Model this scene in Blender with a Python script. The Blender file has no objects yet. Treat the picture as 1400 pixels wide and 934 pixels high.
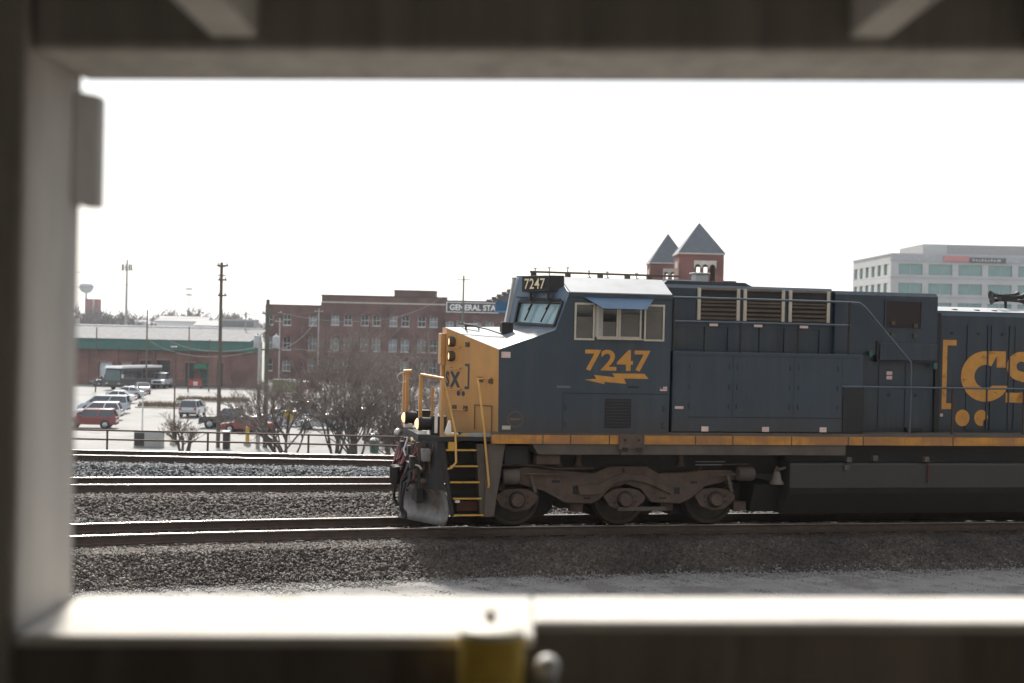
import bpy, bmesh, math, random
import numpy as np
from mathutils import Vector, Matrix

R = math.radians
random.seed(7)
rng = np.random.default_rng(7)
scene = bpy.context.scene
col = scene.collection

# ------------------------------------------------------------------ camera, sky, sun, exposure
CAM_H = 3.73
ROLL = 0.0225
cam_d = bpy.data.cameras.new('camera')
cam = bpy.data.objects.new('camera', cam_d)
col.objects.link(cam)
scene.camera = cam
cam_d.sensor_width = 36.0
cam_d.lens = 50.0
cam_d.clip_start = 0.05
cam_d.clip_end = 9000
_p = -math.atan(17 / 1944.4)
fw = Vector((0, math.cos(_p), math.sin(_p)))
r0 = Vector((1, 0, 0)); u0 = r0.cross(fw)
rr = r0 * math.cos(ROLL) + u0 * math.sin(ROLL)
uu = -r0 * math.sin(ROLL) + u0 * math.cos(ROLL)
cam.matrix_world = Matrix(((rr.x, uu.x, -fw.x, 0), (rr.y, uu.y, -fw.y, 0), (rr.z, uu.z, -fw.z, CAM_H), (0, 0, 0, 1)))
cam_d.dof.use_dof = True
cam_d.dof.focus_distance = 28.0
cam_d.dof.aperture_fstop = 1.5
scene.render.resolution_x = 1024
scene.render.resolution_y = 683

SUN_AZ = R(-14)          # from +Y towards +X
SUN_EL = R(41)
world = bpy.data.worlds.new('World')
scene.world = world
world.use_nodes = True
wn = world.node_tree
wn.nodes.clear()
sky = wn.nodes.new('ShaderNodeTexSky')
sky.sky_type = 'NISHITA'
sky.sun_disc = False
sky.sun_elevation = SUN_EL
sky.sun_rotation = SUN_AZ
sky.air_density = 1.0
sky.dust_density = 2.0
sky.ozone_density = 1.0
bg = wn.nodes.new('ShaderNodeBackground')
bg.inputs['Strength'].default_value = 0.095
wo = wn.nodes.new('ShaderNodeOutputWorld')
# thin bright overcast: the clear sky seen through an even white veil
veil = wn.nodes.new('ShaderNodeMix'); veil.data_type = 'RGBA'
veil.inputs[0].default_value = 0.6
veil.inputs[7].default_value = (9.0, 9.2, 9.5, 1)
wn.links.new(sky.outputs[0], veil.inputs[6])
wn.links.new(veil.outputs[2], bg.inputs[0])
wn.links.new(bg.outputs[0], wo.inputs[0])

sd = bpy.data.lights.new('sun', 'SUN')
sd.energy = 4.2
sd.angle = R(6.0)
sd.color = (1.0, 0.95, 0.87)
sun = bpy.data.objects.new('sun', sd)
col.objects.link(sun)
sv = Vector((math.sin(SUN_AZ) * math.cos(SUN_EL), math.cos(SUN_AZ) * math.cos(SUN_EL), math.sin(SUN_EL)))
sun.rotation_euler = sv.to_track_quat('Z', 'Y').to_euler()
sun.location = (0, 0, 40)

vs = scene.view_settings
vs.view_transform = 'Standard'
vs.look = 'None'
vs.exposure = 0.75
vs.gamma = 1.0
vs.use_curve_mapping = False

# ------------------------------------------------------------------ materials
MATS = {}


def mat(name, c, rough=0.7, metal=0.0, c2=None, scale=3.0, detail=4.0, bump=0.0, bscale=None, spec=0.5, stretch=None,
        dust=None, island=None, coat=0.0, alpha=None, trans=0.0, wear=None, streak=None, stain=None, dent=0.0):
    """Procedural principled material: base colour varied by noise, optional dust rising from the ground
    (object z), optional per-stone variation, optional bump."""
    if name in MATS:
        return MATS[name]
    m = bpy.data.materials.new(name)
    m.use_nodes = True
    nt = m.node_tree
    b = nt.nodes['Principled BSDF']
    b.inputs['Roughness'].default_value = rough
    b.inputs['Metallic'].default_value = metal
    b.inputs['Specular IOR Level'].default_value = spec
    b.inputs['Coat Weight'].default_value = coat
    b.inputs['Transmission Weight'].default_value = trans
    if c2 is None:
        c2 = tuple(x * 0.72 for x in c)
    tc = nt.nodes.new('ShaderNodeTexCoord')
    mp = nt.nodes.new('ShaderNodeMapping')
    if stretch:
        mp.inputs['Scale'].default_value = stretch
    nt.links.new(tc.outputs['Object'], mp.inputs[0])
    nz = nt.nodes.new('ShaderNodeTexNoise')
    nz.inputs['Scale'].default_value = scale
    nz.inputs['Detail'].default_value = detail
    nz.inputs['Roughness'].default_value = 0.62
    nt.links.new(mp.outputs[0], nz.inputs['Vector'])
    rp = nt.nodes.new('ShaderNodeMapRange')
    rp.inputs[1].default_value = 0.32
    rp.inputs[2].default_value = 0.7
    nt.links.new(nz.outputs[0], rp.inputs[0])
    mx = nt.nodes.new('ShaderNodeMix')
    mx.data_type = 'RGBA'
    mx.inputs[6].default_value = (*c, 1)
    mx.inputs[7].default_value = (*c2, 1)
    nt.links.new(rp.outputs[0], mx.inputs[0])
    out = mx.outputs[2]
    if island:
        g = nt.nodes.new('ShaderNodeNewGeometry')
        cr = nt.nodes.new('ShaderNodeValToRGB')
        e = cr.color_ramp.elements
        e[0].position = 0.0
        e[0].color = (*island[0], 1)
        e[1].position = 1.0
        e[1].color = (*island[-1], 1)
        for k, cc in enumerate(island[1:-1]):
            q = e.new((k + 1) / (len(island) - 1))
            q.color = (*cc, 1)
        nt.links.new(g.outputs['Random Per Island'], cr.inputs[0])
        m2 = nt.nodes.new('ShaderNodeMix')
        m2.data_type = 'RGBA'
        m2.inputs[0].default_value = 0.85
        nt.links.new(out, m2.inputs[6])
        nt.links.new(cr.outputs[0], m2.inputs[7])
        out = m2.outputs[2]
    if dust:
        (z0, z1, dc, amt) = dust
        sp = nt.nodes.new('ShaderNodeSeparateXYZ')
        nt.links.new(tc.outputs['Object'], sp.inputs[0])
        n2 = nt.nodes.new('ShaderNodeTexNoise')
        n2.inputs['Scale'].default_value = 1.3
        n2.inputs['Detail'].default_value = 6
        mp2 = nt.nodes.new('ShaderNodeMapping')
        mp2.inputs['Scale'].default_value = (1.6, 1.6, 0.35)
        nt.links.new(tc.outputs['Object'], mp2.inputs[0])
        nt.links.new(mp2.outputs[0], n2.inputs['Vector'])
        ad = nt.nodes.new('ShaderNodeMath')
        ad.operation = 'MULTIPLY_ADD'
        ad.inputs[1].default_value = 1.1
        nt.links.new(n2.outputs[0], ad.inputs[0])
        nt.links.new(sp.outputs[2], ad.inputs[2])
        mr = nt.nodes.new('ShaderNodeMapRange')
        mr.interpolation_type = 'SMOOTHSTEP'
        mr.inputs[1].default_value = z0 + 0.55
        mr.inputs[2].default_value = z1 + 0.55
        mr.inputs[3].default_value = amt
        mr.inputs[4].default_value = 0.0
        nt.links.new(ad.outputs[0], mr.inputs[0])
        m3 = nt.nodes.new('ShaderNodeMix')
        m3.data_type = 'RGBA'
        nt.links.new(mr.outputs[0], m3.inputs[0])
        nt.links.new(out, m3.inputs[6])
        m3.inputs[7].default_value = (*dc, 1)
        out = m3.outputs[2]
        m4 = nt.nodes.new('ShaderNodeMapRange')
        m4.inputs[1].default_value = 0
        m4.inputs[2].default_value = 1
        m4.inputs[3].default_value = rough
        m4.inputs[4].default_value = 0.85
        nt.links.new(mr.outputs[0], m4.inputs[0])
        nt.links.new(m4.outputs[0], b.inputs['Roughness'])
    if wear:
        (wc, wscale, thr, amt) = wear
        n3 = nt.nodes.new('ShaderNodeTexNoise')
        n3.inputs['Scale'].default_value = wscale
        n3.inputs['Detail'].default_value = 8
        nt.links.new(tc.outputs['Object'], n3.inputs['Vector'])
        mr3 = nt.nodes.new('ShaderNodeMapRange')
        mr3.inputs[1].default_value = thr
        mr3.inputs[2].default_value = thr + 0.08
        mr3.inputs[3].default_value = 0
        mr3.inputs[4].default_value = amt
        nt.links.new(n3.outputs[0], mr3.inputs[0])
        m5 = nt.nodes.new('ShaderNodeMix')
        m5.data_type = 'RGBA'
        nt.links.new(mr3.outputs[0], m5.inputs[0])
        nt.links.new(out, m5.inputs[6])
        m5.inputs[7].default_value = (*wc, 1)
        out = m5.outputs[2]
    if streak:        # vertical runs of grime, soot or faded paint
        (sc, amt, sscale) = streak
        mp4 = nt.nodes.new('ShaderNodeMapping'); mp4.inputs['Scale'].default_value = (sscale, sscale, 0.09 * sscale)
        nt.links.new(tc.outputs['Object'], mp4.inputs[0])
        n4 = nt.nodes.new('ShaderNodeTexNoise'); n4.inputs['Scale'].default_value = 1.0; n4.inputs['Detail'].default_value = 7; n4.inputs['Roughness'].default_value = 0.7
        nt.links.new(mp4.outputs[0], n4.inputs['Vector'])
        r4 = nt.nodes.new('ShaderNodeMapRange'); r4.inputs[1].default_value = 0.48; r4.inputs[2].default_value = 0.72; r4.inputs[3].default_value = 0; r4.inputs[4].default_value = amt
        nt.links.new(n4.outputs[0], r4.inputs[0])
        x4 = nt.nodes.new('ShaderNodeMix'); x4.data_type = 'RGBA'
        nt.links.new(r4.outputs[0], x4.inputs[0]); nt.links.new(out, x4.inputs[6]); x4.inputs[7].default_value = (*sc, 1)
        out = x4.outputs[2]
    if stain:         # broad patches where oil and rust have soaked in
        n5 = nt.nodes.new('ShaderNodeTexNoise'); n5.inputs['Scale'].default_value = 0.55; n5.inputs['Detail'].default_value = 6; n5.inputs['Roughness'].default_value = 0.65
        nt.links.new(tc.outputs['Object'], n5.inputs['Vector'])
        r5 = nt.nodes.new('ShaderNodeMapRange'); r5.inputs[1].default_value = 0.36; r5.inputs[2].default_value = 0.62
        nt.links.new(n5.outputs[0], r5.inputs[0])
        c5 = nt.nodes.new('ShaderNodeMix'); c5.data_type = 'RGBA'
        c5.inputs[6].default_value = (*stain[0], 1); c5.inputs[7].default_value = (*stain[1], 1)
        nt.links.new(r5.outputs[0], c5.inputs[0])
        x5 = nt.nodes.new('ShaderNodeMix'); x5.data_type = 'RGBA'; x5.blend_type = 'MULTIPLY'; x5.inputs[0].default_value = 1
        nt.links.new(out, x5.inputs[6]); nt.links.new(c5.outputs[2], x5.inputs[7])
        out = x5.outputs[2]
    nt.links.new(out, b.inputs['Base Color'])
    if dent:          # shallow waviness of sheet metal
        dn = nt.nodes.new('ShaderNodeTexNoise'); dn.inputs['Scale'].default_value = 1.6; dn.inputs['Detail'].default_value = 2
        nt.links.new(tc.outputs['Object'], dn.inputs['Vector'])
        dp = nt.nodes.new('ShaderNodeBump'); dp.inputs['Strength'].default_value = dent; dp.inputs['Distance'].default_value = 0.1
        nt.links.new(dn.outputs[0], dp.inputs['Height']); nt.links.new(dp.outputs[0], b.inputs['Normal'])
    if bump:
        bn = nt.nodes.new('ShaderNodeTexNoise')
        bn.inputs['Scale'].default_value = bscale or scale * 6
        bn.inputs['Detail'].default_value = 5
        nt.links.new(mp.outputs[0], bn.inputs['Vector'])
        bp = nt.nodes.new('ShaderNodeBump')
        bp.inputs['Strength'].default_value = bump
        bp.inputs['Distance'].default_value = 0.02
        nt.links.new(bn.outputs[0], bp.inputs['Height'])
        nt.links.new(bp.outputs[0], b.inputs['Normal'])
    MATS[name] = m
    return m


def brick_mat(name, c, c2, mortar, w=0.21, h=0.075, rough=0.9):
    m = bpy.data.materials.new(name)
    m.use_nodes = True
    nt = m.node_tree
    b = nt.nodes['Principled BSDF']
    b.inputs['Roughness'].default_value = rough
    tc = nt.nodes.new('ShaderNodeTexCoord')
    sp = nt.nodes.new('ShaderNodeSeparateXYZ')
    nt.links.new(tc.outputs['Object'], sp.inputs[0])
    a = nt.nodes.new('ShaderNodeMath'); a.operation = 'ADD'
    nt.links.new(sp.outputs[0], a.inputs[0]); nt.links.new(sp.outputs[1], a.inputs[1])
    cb = nt.nodes.new('ShaderNodeCombineXYZ')
    nt.links.new(a.outputs[0], cb.inputs[0]); nt.links.new(sp.outputs[2], cb.inputs[1])
    br = nt.nodes.new('ShaderNodeTexBrick')
    br.inputs['Scale'].default_value = 1
    br.inputs['Brick Width'].default_value = w
    br.inputs['Row Height'].default_value = h
    br.inputs['Mortar Size'].default_value = 0.008
    br.inputs['Color1'].default_value = (*c, 1)
    br.inputs['Color2'].default_value = (*c2, 1)
    br.inputs['Mortar'].default_value = (*mortar, 1)
    nt.links.new(cb.outputs[0], br.inputs['Vector'])
    nz = nt.nodes.new('ShaderNodeTexNoise')
    nz.inputs['Scale'].default_value = 0.35
    nz.inputs['Detail'].default_value = 8
    nt.links.new(tc.outputs['Object'], nz.inputs['Vector'])
    mr = nt.nodes.new('ShaderNodeMapRange')
    mr.inputs[1].default_value = 0.35; mr.inputs[2].default_value = 0.7
    mr.inputs[3].default_value = 0.65; mr.inputs[4].default_value = 1.2
    nt.links.new(nz.outputs[0], mr.inputs[0])
    mx = nt.nodes.new('ShaderNodeMix'); mx.data_type = 'RGBA'; mx.blend_type = 'MULTIPLY'
    mx.inputs[0].default_value = 1
    nt.links.new(br.outputs[0], mx.inputs[6]); nt.links.new(mr.outputs[0], mx.inputs[7])
    nt.links.new(mx.outputs[2], b.inputs['Base Color'])
    MATS[name] = m
    return m


def emis_mat(name, c, strength):
    m = bpy.data.materials.new(name)
    m.use_nodes = True
    b = m.node_tree.nodes['Principled BSDF']
    b.inputs['Base Color'].default_value = (*c, 1)
    b.inputs['Emission Color'].default_value = (*c, 1)
    b.inputs['Emission Strength'].default_value = strength
    MATS[name] = m
    return m


DUST = (0.10, 0.075, 0.055)
NAVY = mat('navy_paint', (0.014, 0.034, 0.055), 0.34, c2=(0.010, 0.024, 0.041), scale=1.1, dust=(1.5, 2.7, (0.048, 0.038, 0.031), 0.75), streak=((0.040, 0.048, 0.054), 0.75, 4.0), dent=0.16)
NAVY_HOOD = mat('navy_hood_paint', (0.012, 0.028, 0.045), 0.36, c2=(0.007, 0.016, 0.028), scale=1.6, dust=(1.4, 2.5, (0.026, 0.024, 0.022), 0.6), stretch=(1, 1, 0.3), streak=((0.034, 0.040, 0.045), 0.8, 5.0), dent=0.16)
ORANGE = mat('gold_nose_paint', (0.50, 0.255, 0.07), 0.5, c2=(0.42, 0.215, 0.06), scale=2.5, dust=(1.5, 2.7, (0.26, 0.155, 0.08), 0.6), streak=((0.25, 0.15, 0.075), 0.4, 6.0), dent=0.06)
GOLD = mat('gold_lettering', (0.50, 0.235, 0.035), 0.55, c2=(0.38, 0.17, 0.03), scale=5, wear=((0.10, 0.07, 0.04), 7, 0.62, 0.5))
STRIPE = mat('gold_stripe', (0.50, 0.22, 0.02), 0.4, c2=(0.27, 0.12, 0.03), scale=2.2, wear=((0.24, 0.105, 0.04), 1.6, 0.5, 0.7), streak=((0.12, 0.07, 0.04), 0.5, 9.0), stretch=(0.6, 1, 2))
YELLOW = mat('yellow_step_paint', (0.52, 0.29, 0.03), 0.5, wear=((0.2, 0.12, 0.05), 9, 0.6, 0.7))
ROOFW = mat('cab_roof_grey', (0.40, 0.41, 0.42), 0.6, c2=(0.33, 0.34, 0.34), scale=2)
NOSETOP = mat('nose_top_grey', (0.25, 0.265, 0.275), 0.55, c2=(0.15, 0.175, 0.195), scale=4)
BEIGE = mat('weathered_aluminium', (0.46, 0.42, 0.35), 0.5, 0.2, c2=(0.36, 0.32, 0.26), scale=8)
SLAT = mat('louvre_slat', (0.085, 0.060, 0.036), 0.65, c2=(0.045, 0.034, 0.023), scale=4)
BLACK = mat('black_recess', (0.012, 0.012, 0.013), 0.7)
DARKST = mat('dark_underframe', (0.022, 0.020, 0.019), 0.75, c2=(0.012, 0.011, 0.011), scale=4)
TRUCK = mat('dusty_truck_casting', (0.105, 0.070, 0.052), 0.85, c2=(0.048, 0.034, 0.027), scale=3.5, bump=0.3, bscale=18)
SILL = mat('dusty_sill', (0.10, 0.082, 0.067), 0.85, c2=(0.065, 0.053, 0.044), scale=2.4)
WHEEL = mat('wheel_steel', (0.050, 0.042, 0.035), 0.7, 0.3, c2=(0.03, 0.026, 0.022), scale=5)
TANK = mat('fuel_tank_paint', (0.026, 0.024, 0.023), 0.5, c2=(0.018, 0.017, 0.016), scale=1.4, dust=(0.75, 1.5, (0.04, 0.035, 0.031), 0.35))
PLOW = mat('plow_steel', (0.20, 0.20, 0.20), 0.55, 0.35, c2=(0.10, 0.085, 0.075), scale=4, wear=((0.11, 0.06, 0.04), 4, 0.55, 0.8))
HOSE = mat('red_air_hose', (0.14, 0.035, 0.035), 0.6)
RUBBER = mat('black_rubber', (0.018, 0.017, 0.017), 0.6)
GLASS = mat('tinted_glass', (0.018, 0.022, 0.024), 0.06, spec=0.8)
WSGLASS = mat('windshield_glass', (0.24, 0.37, 0.40), 0.12, c2=(0.20, 0.32, 0.35), spec=0.7, coat=0.0)  # pale blue base paints in the sky reflected by the windshield
CABDARK = mat('cab_interior', (0.05, 0.047, 0.044), 0.8)
VISOR = mat('visor_lit_blue', (0.06, 0.12, 0.20), 0.35, c2=(0.05, 0.10, 0.17))  # lighter blue paints in daylight on the sloping visor
FRONTBLUE = mat('front_lit_blue', (0.075, 0.12, 0.17), 0.4, c2=(0.06, 0.10, 0.145), scale=3)  # blue raised above the side navy, standing for light on the front
REFL = mat('pale_reflector', (0.62, 0.47, 0.42), 0.4)
WHITE = mat('white_paint', (0.78, 0.78, 0.76), 0.5)
REDP = mat('red_paint', (0.35, 0.035, 0.03), 0.5)
LAMP = emis_mat('lit_lamp_lens', (1.0, 0.60, 0.30), 1.0)
STEELB = mat('bare_steel', (0.45, 0.44, 0.42), 0.35, 0.9)
RAILTOP = mat('polished_rail_head', (0.46, 0.43, 0.40), 0.27, 1.0, c2=(0.30, 0.27, 0.245), stretch=(0.4, 3, 3), scale=6)
RAILRUST = mat('rusty_rail_web', (0.085, 0.060, 0.047), 0.8, c2=(0.055, 0.040, 0.033), scale=6)
TIE = mat('weathered_tie', (0.085, 0.066, 0.052), 0.95, c2=(0.04, 0.032, 0.027), scale=9, bump=0.5, bscale=30)
PLATE = mat('rusty_tie_plate', (0.11, 0.068, 0.048), 0.85)
CONC = mat('concrete', (0.48, 0.45, 0.41), 0.9, c2=(0.36, 0.335, 0.305), scale=2.5, bump=0.25, bscale=30, stretch=(1, 1, 0.4), streak=((0.24, 0.215, 0.185), 0.6, 4.0))
CONCD = mat('stained_beam_concrete', (0.43, 0.40, 0.365), 0.92, c2=(0.31, 0.29, 0.265), scale=3.0, stretch=(3.0, 1, 0.15), streak=((0.20, 0.187, 0.17), 0.7, 7.0))
CONCP = mat('dark_parapet', (0.17, 0.148, 0.128), 0.92, c2=(0.11, 0.096, 0.083), scale=2, stretch=(2, 1, 0.2), streak=((0.07, 0.058, 0.048), 0.8, 6.0))  # darker than the other concrete, with vertical streaks
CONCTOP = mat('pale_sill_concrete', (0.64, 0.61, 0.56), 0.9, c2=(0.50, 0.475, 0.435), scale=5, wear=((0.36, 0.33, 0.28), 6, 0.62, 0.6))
DECK = mat('garage_deck', (0.32, 0.305, 0.28), 0.9, scale=1.2)


# ------------------------------------------------------------------ mesh helpers
class MB:
    def __init__(s):
        s.v = []; s.f = []

    def add(s, vs_, fs_):
        o = len(s.v)
        s.v += [tuple(q) for q in vs_]
        s.f += [tuple(i + o for i in f) for f in fs_]
        return s

    def box(s, x0, x1, y0, y1, z0, z1):
        return s.add([(x0, y0, z0), (x1, y0, z0), (x1, y1, z0), (x0, y1, z0), (x0, y0, z1), (x1, y0, z1), (x1, y1, z1), (x0, y1, z1)],
                     [(0, 3, 2, 1), (4, 5, 6, 7), (0, 1, 5, 4), (1, 2, 6, 5), (2, 3, 7, 6), (3, 0, 4, 7)])

    def beam(s, p, q, w, h, up=(0, 0, 1)):
        p = Vector(p); q = Vector(q); d = (q - p).normalized(); up = Vector(up)
        if abs(d.dot(up)) > 0.98: up = Vector((1, 0, 0))
        a = d.cross(up).normalized() * (w / 2); b = a.cross(d).normalized() * (h / 2)
        vv = [p - a - b, p + a - b, p + a + b, p - a + b, q - a - b, q + a - b, q + a + b, q - a + b]
        return s.add(vv, [(0, 3, 2, 1), (4, 5, 6, 7), (0, 1, 5, 4), (1, 2, 6, 5), (2, 3, 7, 6), (3, 0, 4, 7)])

    def prism(s, poly, y0, y1, axis='y'):
        n = len(poly)
        if axis == 'y':
            a = [(x, y0, z) for x, z in poly]; b = [(x, y1, z) for x, z in poly]
        elif axis == 'x':
            a = [(y0, x, z) for x, z in poly]; b = [(y1, x, z) for x, z in poly]
        else:
            a = [(x, z, y0) for x, z in poly]; b = [(x, z, y1) for x, z in poly]
        fs = [tuple(range(n)), tuple(range(2 * n - 1, n - 1, -1))] + [(i, i + n, (i + 1) % n + n, (i + 1) % n) for i in range(n)]
        return s.add(a + b, fs)

    def tube(s, pts, r, n=8, r2=None, caps=True):
        pts = [Vector(p) for p in pts]
        rs = r if isinstance(r, (list, tuple)) else [r + ((r2 if r2 is not None else r) - r) * i / max(1, len(pts) - 1) for i in range(len(pts))]
        vv = []; ff = []
        pa = None
        for i, p in enumerate(pts):
            d = (pts[min(i + 1, len(pts) - 1)] - pts[max(i - 1, 0)]).normalized()
            if pa is None:
                t = Vector((0, 0, 1)) if abs(d.z) < 0.9 else Vector((1, 0, 0))
                pa = d.cross(t).normalized()
            pa = (pa - d * pa.dot(d)).normalized()
            pb = d.cross(pa)
            for k in range(n):
                a = 2 * math.pi * k / n
                vv.append(p + (pa * math.cos(a) + pb * math.sin(a)) * rs[i])
        for i in range(len(pts) - 1):
            for k in range(n):
                ff.append((i * n + k, i * n + (k + 1) % n, (i + 1) * n + (k + 1) % n, (i + 1) * n + k))
        if caps:
            ff.append(tuple(range(n - 1, -1, -1)))
            m = (len(pts) - 1) * n
            ff.append(tuple(m + k for k in range(n)))
        return s.add(vv, ff)

    def lathe(s, prof, c, axis='z', n=20):
        vv = []; ff = []
        m = len(prof)
        for k in range(n):
            a = 2 * math.pi * k / n
            for (rd, h) in prof:
                x, y = rd * math.cos(a), rd * math.sin(a)
                if axis == 'z': q = (x, y, h)
                elif axis == 'y': q = (x, h, y)
                else: q = (h, x, y)
                vv.append((q[0] + c[0], q[1] + c[1], q[2] + c[2]))
        for k in range(n):
            k2 = (k + 1) % n
            for i in range(m - 1):
                ff.append((k * m + i, k2 * m + i, k2 * m + i + 1, k * m + i + 1))
        ff.append(tuple(k * m for k in range(n))[::-1])
        ff.append(tuple(k * m + m - 1 for k in range(n)))
        return s.add(vv, ff)

    def build(s, name, m, parent=None, smooth=None, bevel=0.0, loc=None):
        me = bpy.data.meshes.new(name)
        me.from_pydata(s.v, [], s.f)
        bm = bmesh.new(); bm.from_mesh(me)
        bmesh.ops.remove_doubles(bm, verts=bm.verts, dist=1e-5)
        bmesh.ops.recalc_face_normals(bm, faces=bm.faces)
        bm.to_mesh(me); bm.free()
        if smooth:
            me.shade_smooth()
            me.set_sharp_from_angle(angle=R(smooth))
        me.materials.append(m)
        o = bpy.data.objects.new(name, me)
        col.objects.link(o)
        if parent: o.parent = parent
        if loc: o.location = loc
        if bevel:
            bv = o.modifiers.new('bevel', 'BEVEL')
            bv.width = bevel; bv.segments = 2; bv.limit_method = 'ANGLE'; bv.angle_limit = R(35)
        return o


def tag(o, label, cat, group=None):
    o['label'] = label; o['category'] = cat
    if group: o['group'] = group
    return o


def struct(o, kind='structure'):
    o['kind'] = kind
    return o


def thing(name, label, cat, loc=(0, 0, 0), rz=0, group=None):
    o = bpy.data.objects.new(name, None)
    o.empty_display_size = 0.3
    col.objects.link(o)
    o.location = loc; o.rotation_euler = (0, 0, rz)
    return tag(o, label, cat, group)


def copy_tree(o, parent=None):
    c = o.copy(); col.objects.link(c); c.parent = parent
    for ch in o.children: copy_tree(ch, c)
    return c


def fast_mesh(name, verts, quads, m, parent=None, tris=None):
    """numpy mesh of many loose pieces"""
    me = bpy.data.meshes.new(name)
    me.vertices.add(len(verts))
    me.vertices.foreach_set('co', np.asarray(verts, dtype=np.float32).ravel())
    fc = quads
    k = fc.shape[1]
    me.loops.add(fc.size)
    me.loops.foreach_set('vertex_index', fc.astype(np.int32).ravel())
    me.polygons.add(len(fc))
    me.polygons.foreach_set('loop_start', np.arange(0, fc.size, k, dtype=np.int32))
    me.update(calc_edges=True)
    me.materials.append(m)
    o = bpy.data.objects.new(name, me)
    col.objects.link(o)
    if parent: o.parent = parent
    return o


def text_geo(body, bold=0.0, spacing=1.0):
    cu = bpy.data.curves.new('t', 'FONT')
    cu.body = body; cu.offset = bold; cu.space_character = spacing; cu.resolution_u = 4
    o = bpy.data.objects.new('t', cu)
    col.objects.link(o)
    dg = bpy.context.evaluated_depsgraph_get()
    me = bpy.data.meshes.new_from_object(o.evaluated_get(dg))
    v = np.array([q.co[:2] for q in me.vertices]); f = [tuple(p.vertices) for p in me.polygons]
    bpy.data.objects.remove(o); bpy.data.meshes.remove(me); bpy.data.curves.remove(cu)
    v = (v - v.min(0)) / (v.max(0) - v.min(0))
    return v, f


def text_obj(name, body, org, udir, w, h, m, parent, bold=0.0, spacing=1.0, nrm=None, lift=0.0):
    v, f = text_geo(body, bold, spacing)
    org = Vector(org); ud = Vector(udir).normalized(); up = Vector((0, 0, 1))
    b = MB()
    b.v = [tuple(org + ud * (a[0] * w) + up * (a[1] * h)) for a in v]
    b.f = f
    me = bpy.data.meshes.new(name)
    me.from_pydata(b.v, [], b.f)
    me.materials.append(m)
    o = bpy.data.objects.new(name, me); col.objects.link(o); o.parent = parent
    return o


# ------------------------------------------------------------------ setting: ground, trackbed, ballast
LOT = -5.9


def near_rail(x):                # near rail of the track the engine stands on
    if x > 3: return 27.67 + 0.222 * (x - 3)
    if x < -14: return 27.67 - 0.222 * 17 - 0.0075 * 289 + (0.222 + 0.015 * 17) * (x + 14)
    return 27.67 + 0.222 * (x - 3) - 0.0075 * (3 - x) ** 2


def slope(f, x): return (f(x + 0.01) - f(x - 0.01)) / 0.02


def t1(x):
    s = slope(near_rail, x)
    return near_rail(x) + 0.75 * math.sqrt(1 + s * s)


def t2(x): return 32.94 + 0.228 * (x + 6.37) + 0.75 * 1.026


def t3(x):
    base = 40.94 + 0.05 * (x + 7.93) - 0.75
    return base + (0.006 * (x + 2) ** 2 if -2 < x < 13 else (0.006 * 225 + 0.18 * (x - 13) if x >= 13 else 0))


TRK = (t1, t2, t3)
v1, v2, v3 = (np.vectorize(t) for t in TRK)


def bed_h(x, y):
    """height of the ballast surface (arrays)"""
    c = 0.975
    d = np.minimum(np.minimum(np.abs(y - v1(x)), np.abs(y - v2(x))), np.abs(y - v3(x))) * c
    h = -0.225 - np.clip(d - 1.75, 0, 9) * 0.26
    front = y < v1(x)
    h = np.where(front, -0.225 - np.clip(d - 1.75, 0, 9) * 0.45, h)
    low = np.where(front, -0.64, -0.50)
    h = np.maximum(h, low)
    back = y > v3(x)
    h = np.where(back, np.maximum(-0.225 - np.clip(d - 1.6, 0, 9) * 0.3, -0.95), h)
    return h


def wob(x, y, s, seed):
    a = np.sin(x * s * 1.3 + seed) * np.cos(y * s * 1.7 - seed * 2) + 0.5 * np.sin(x * s * 3.1 + y * s * 2.3 + seed)
    return a / 1.5


B_DARK = (0.030, 0.028, 0.027); B_MID = (0.085, 0.077, 0.070); B_LT = (0.21, 0.195, 0.18)
BALL1 = mat('brown_grey_ballast', (0.10, 0.09, 0.08), 0.8, island=((0.026, 0.022, 0.020), (0.038, 0.032, 0.028), (0.05, 0.043, 0.038), (0.062, 0.048, 0.040), (0.075, 0.066, 0.060), (0.125, 0.112, 0.10)), stain=((0.52, 0.46, 0.42), (1.15, 1.08, 1.02)))
BALL2 = mat('blue_grey_ballast', (0.09, 0.095, 0.10), 0.75, island=((0.02, 0.024, 0.027), (0.04, 0.047, 0.052), (0.055, 0.063, 0.07), (0.075, 0.084, 0.09), (0.14, 0.15, 0.155)), stain=((0.7, 0.7, 0.7), (1.2, 1.2, 1.2)))
BEDM = mat('trackbed_gravel', (0.045, 0.039, 0.034), 0.9, c2=(0.028, 0.024, 0.021), scale=9, detail=8, bump=0.6, bscale=26)
ROADM = mat('service_road_gravel', (0.24, 0.232, 0.22), 0.92, c2=(0.16, 0.153, 0.145), scale=1.8, detail=9, bump=0.5, bscale=40, wear=((0.10, 0.085, 0.075), 1.1, 0.56, 0.6))
PEBM = mat('pale_pebbles', (0.3, 0.29, 0.27), 0.85, island=((0.09, 0.085, 0.08), (0.16, 0.152, 0.144), (0.21, 0.20, 0.19), (0.28, 0.27, 0.25)))

gx = np.arange(-26, 26.01, 0.13); gy = np.arange(17, 46.01, 0.13)
X, Y = np.meshgrid(gx, gy, indexing='ij')
Z = bed_h(X, Y) + 0.018 * wob(X, Y, 4.5, 1) + 0.012 * wob(X, Y, 11, 3)
Z = np.minimum(Z, -0.2)
nx, ny = X.shape
V = np.stack([X, Y, Z], -1).reshape(-1, 3)
idx = np.arange(nx * ny).reshape(nx, ny)
Q = np.stack([idx[:-1, :-1], idx[1:, :-1], idx[1:, 1:], idx[:-1, 1:]], -1).reshape(-1, 4)
bed = fast_mesh('ballast_bed', V, Q, BEDM)
struct(bed)

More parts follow.
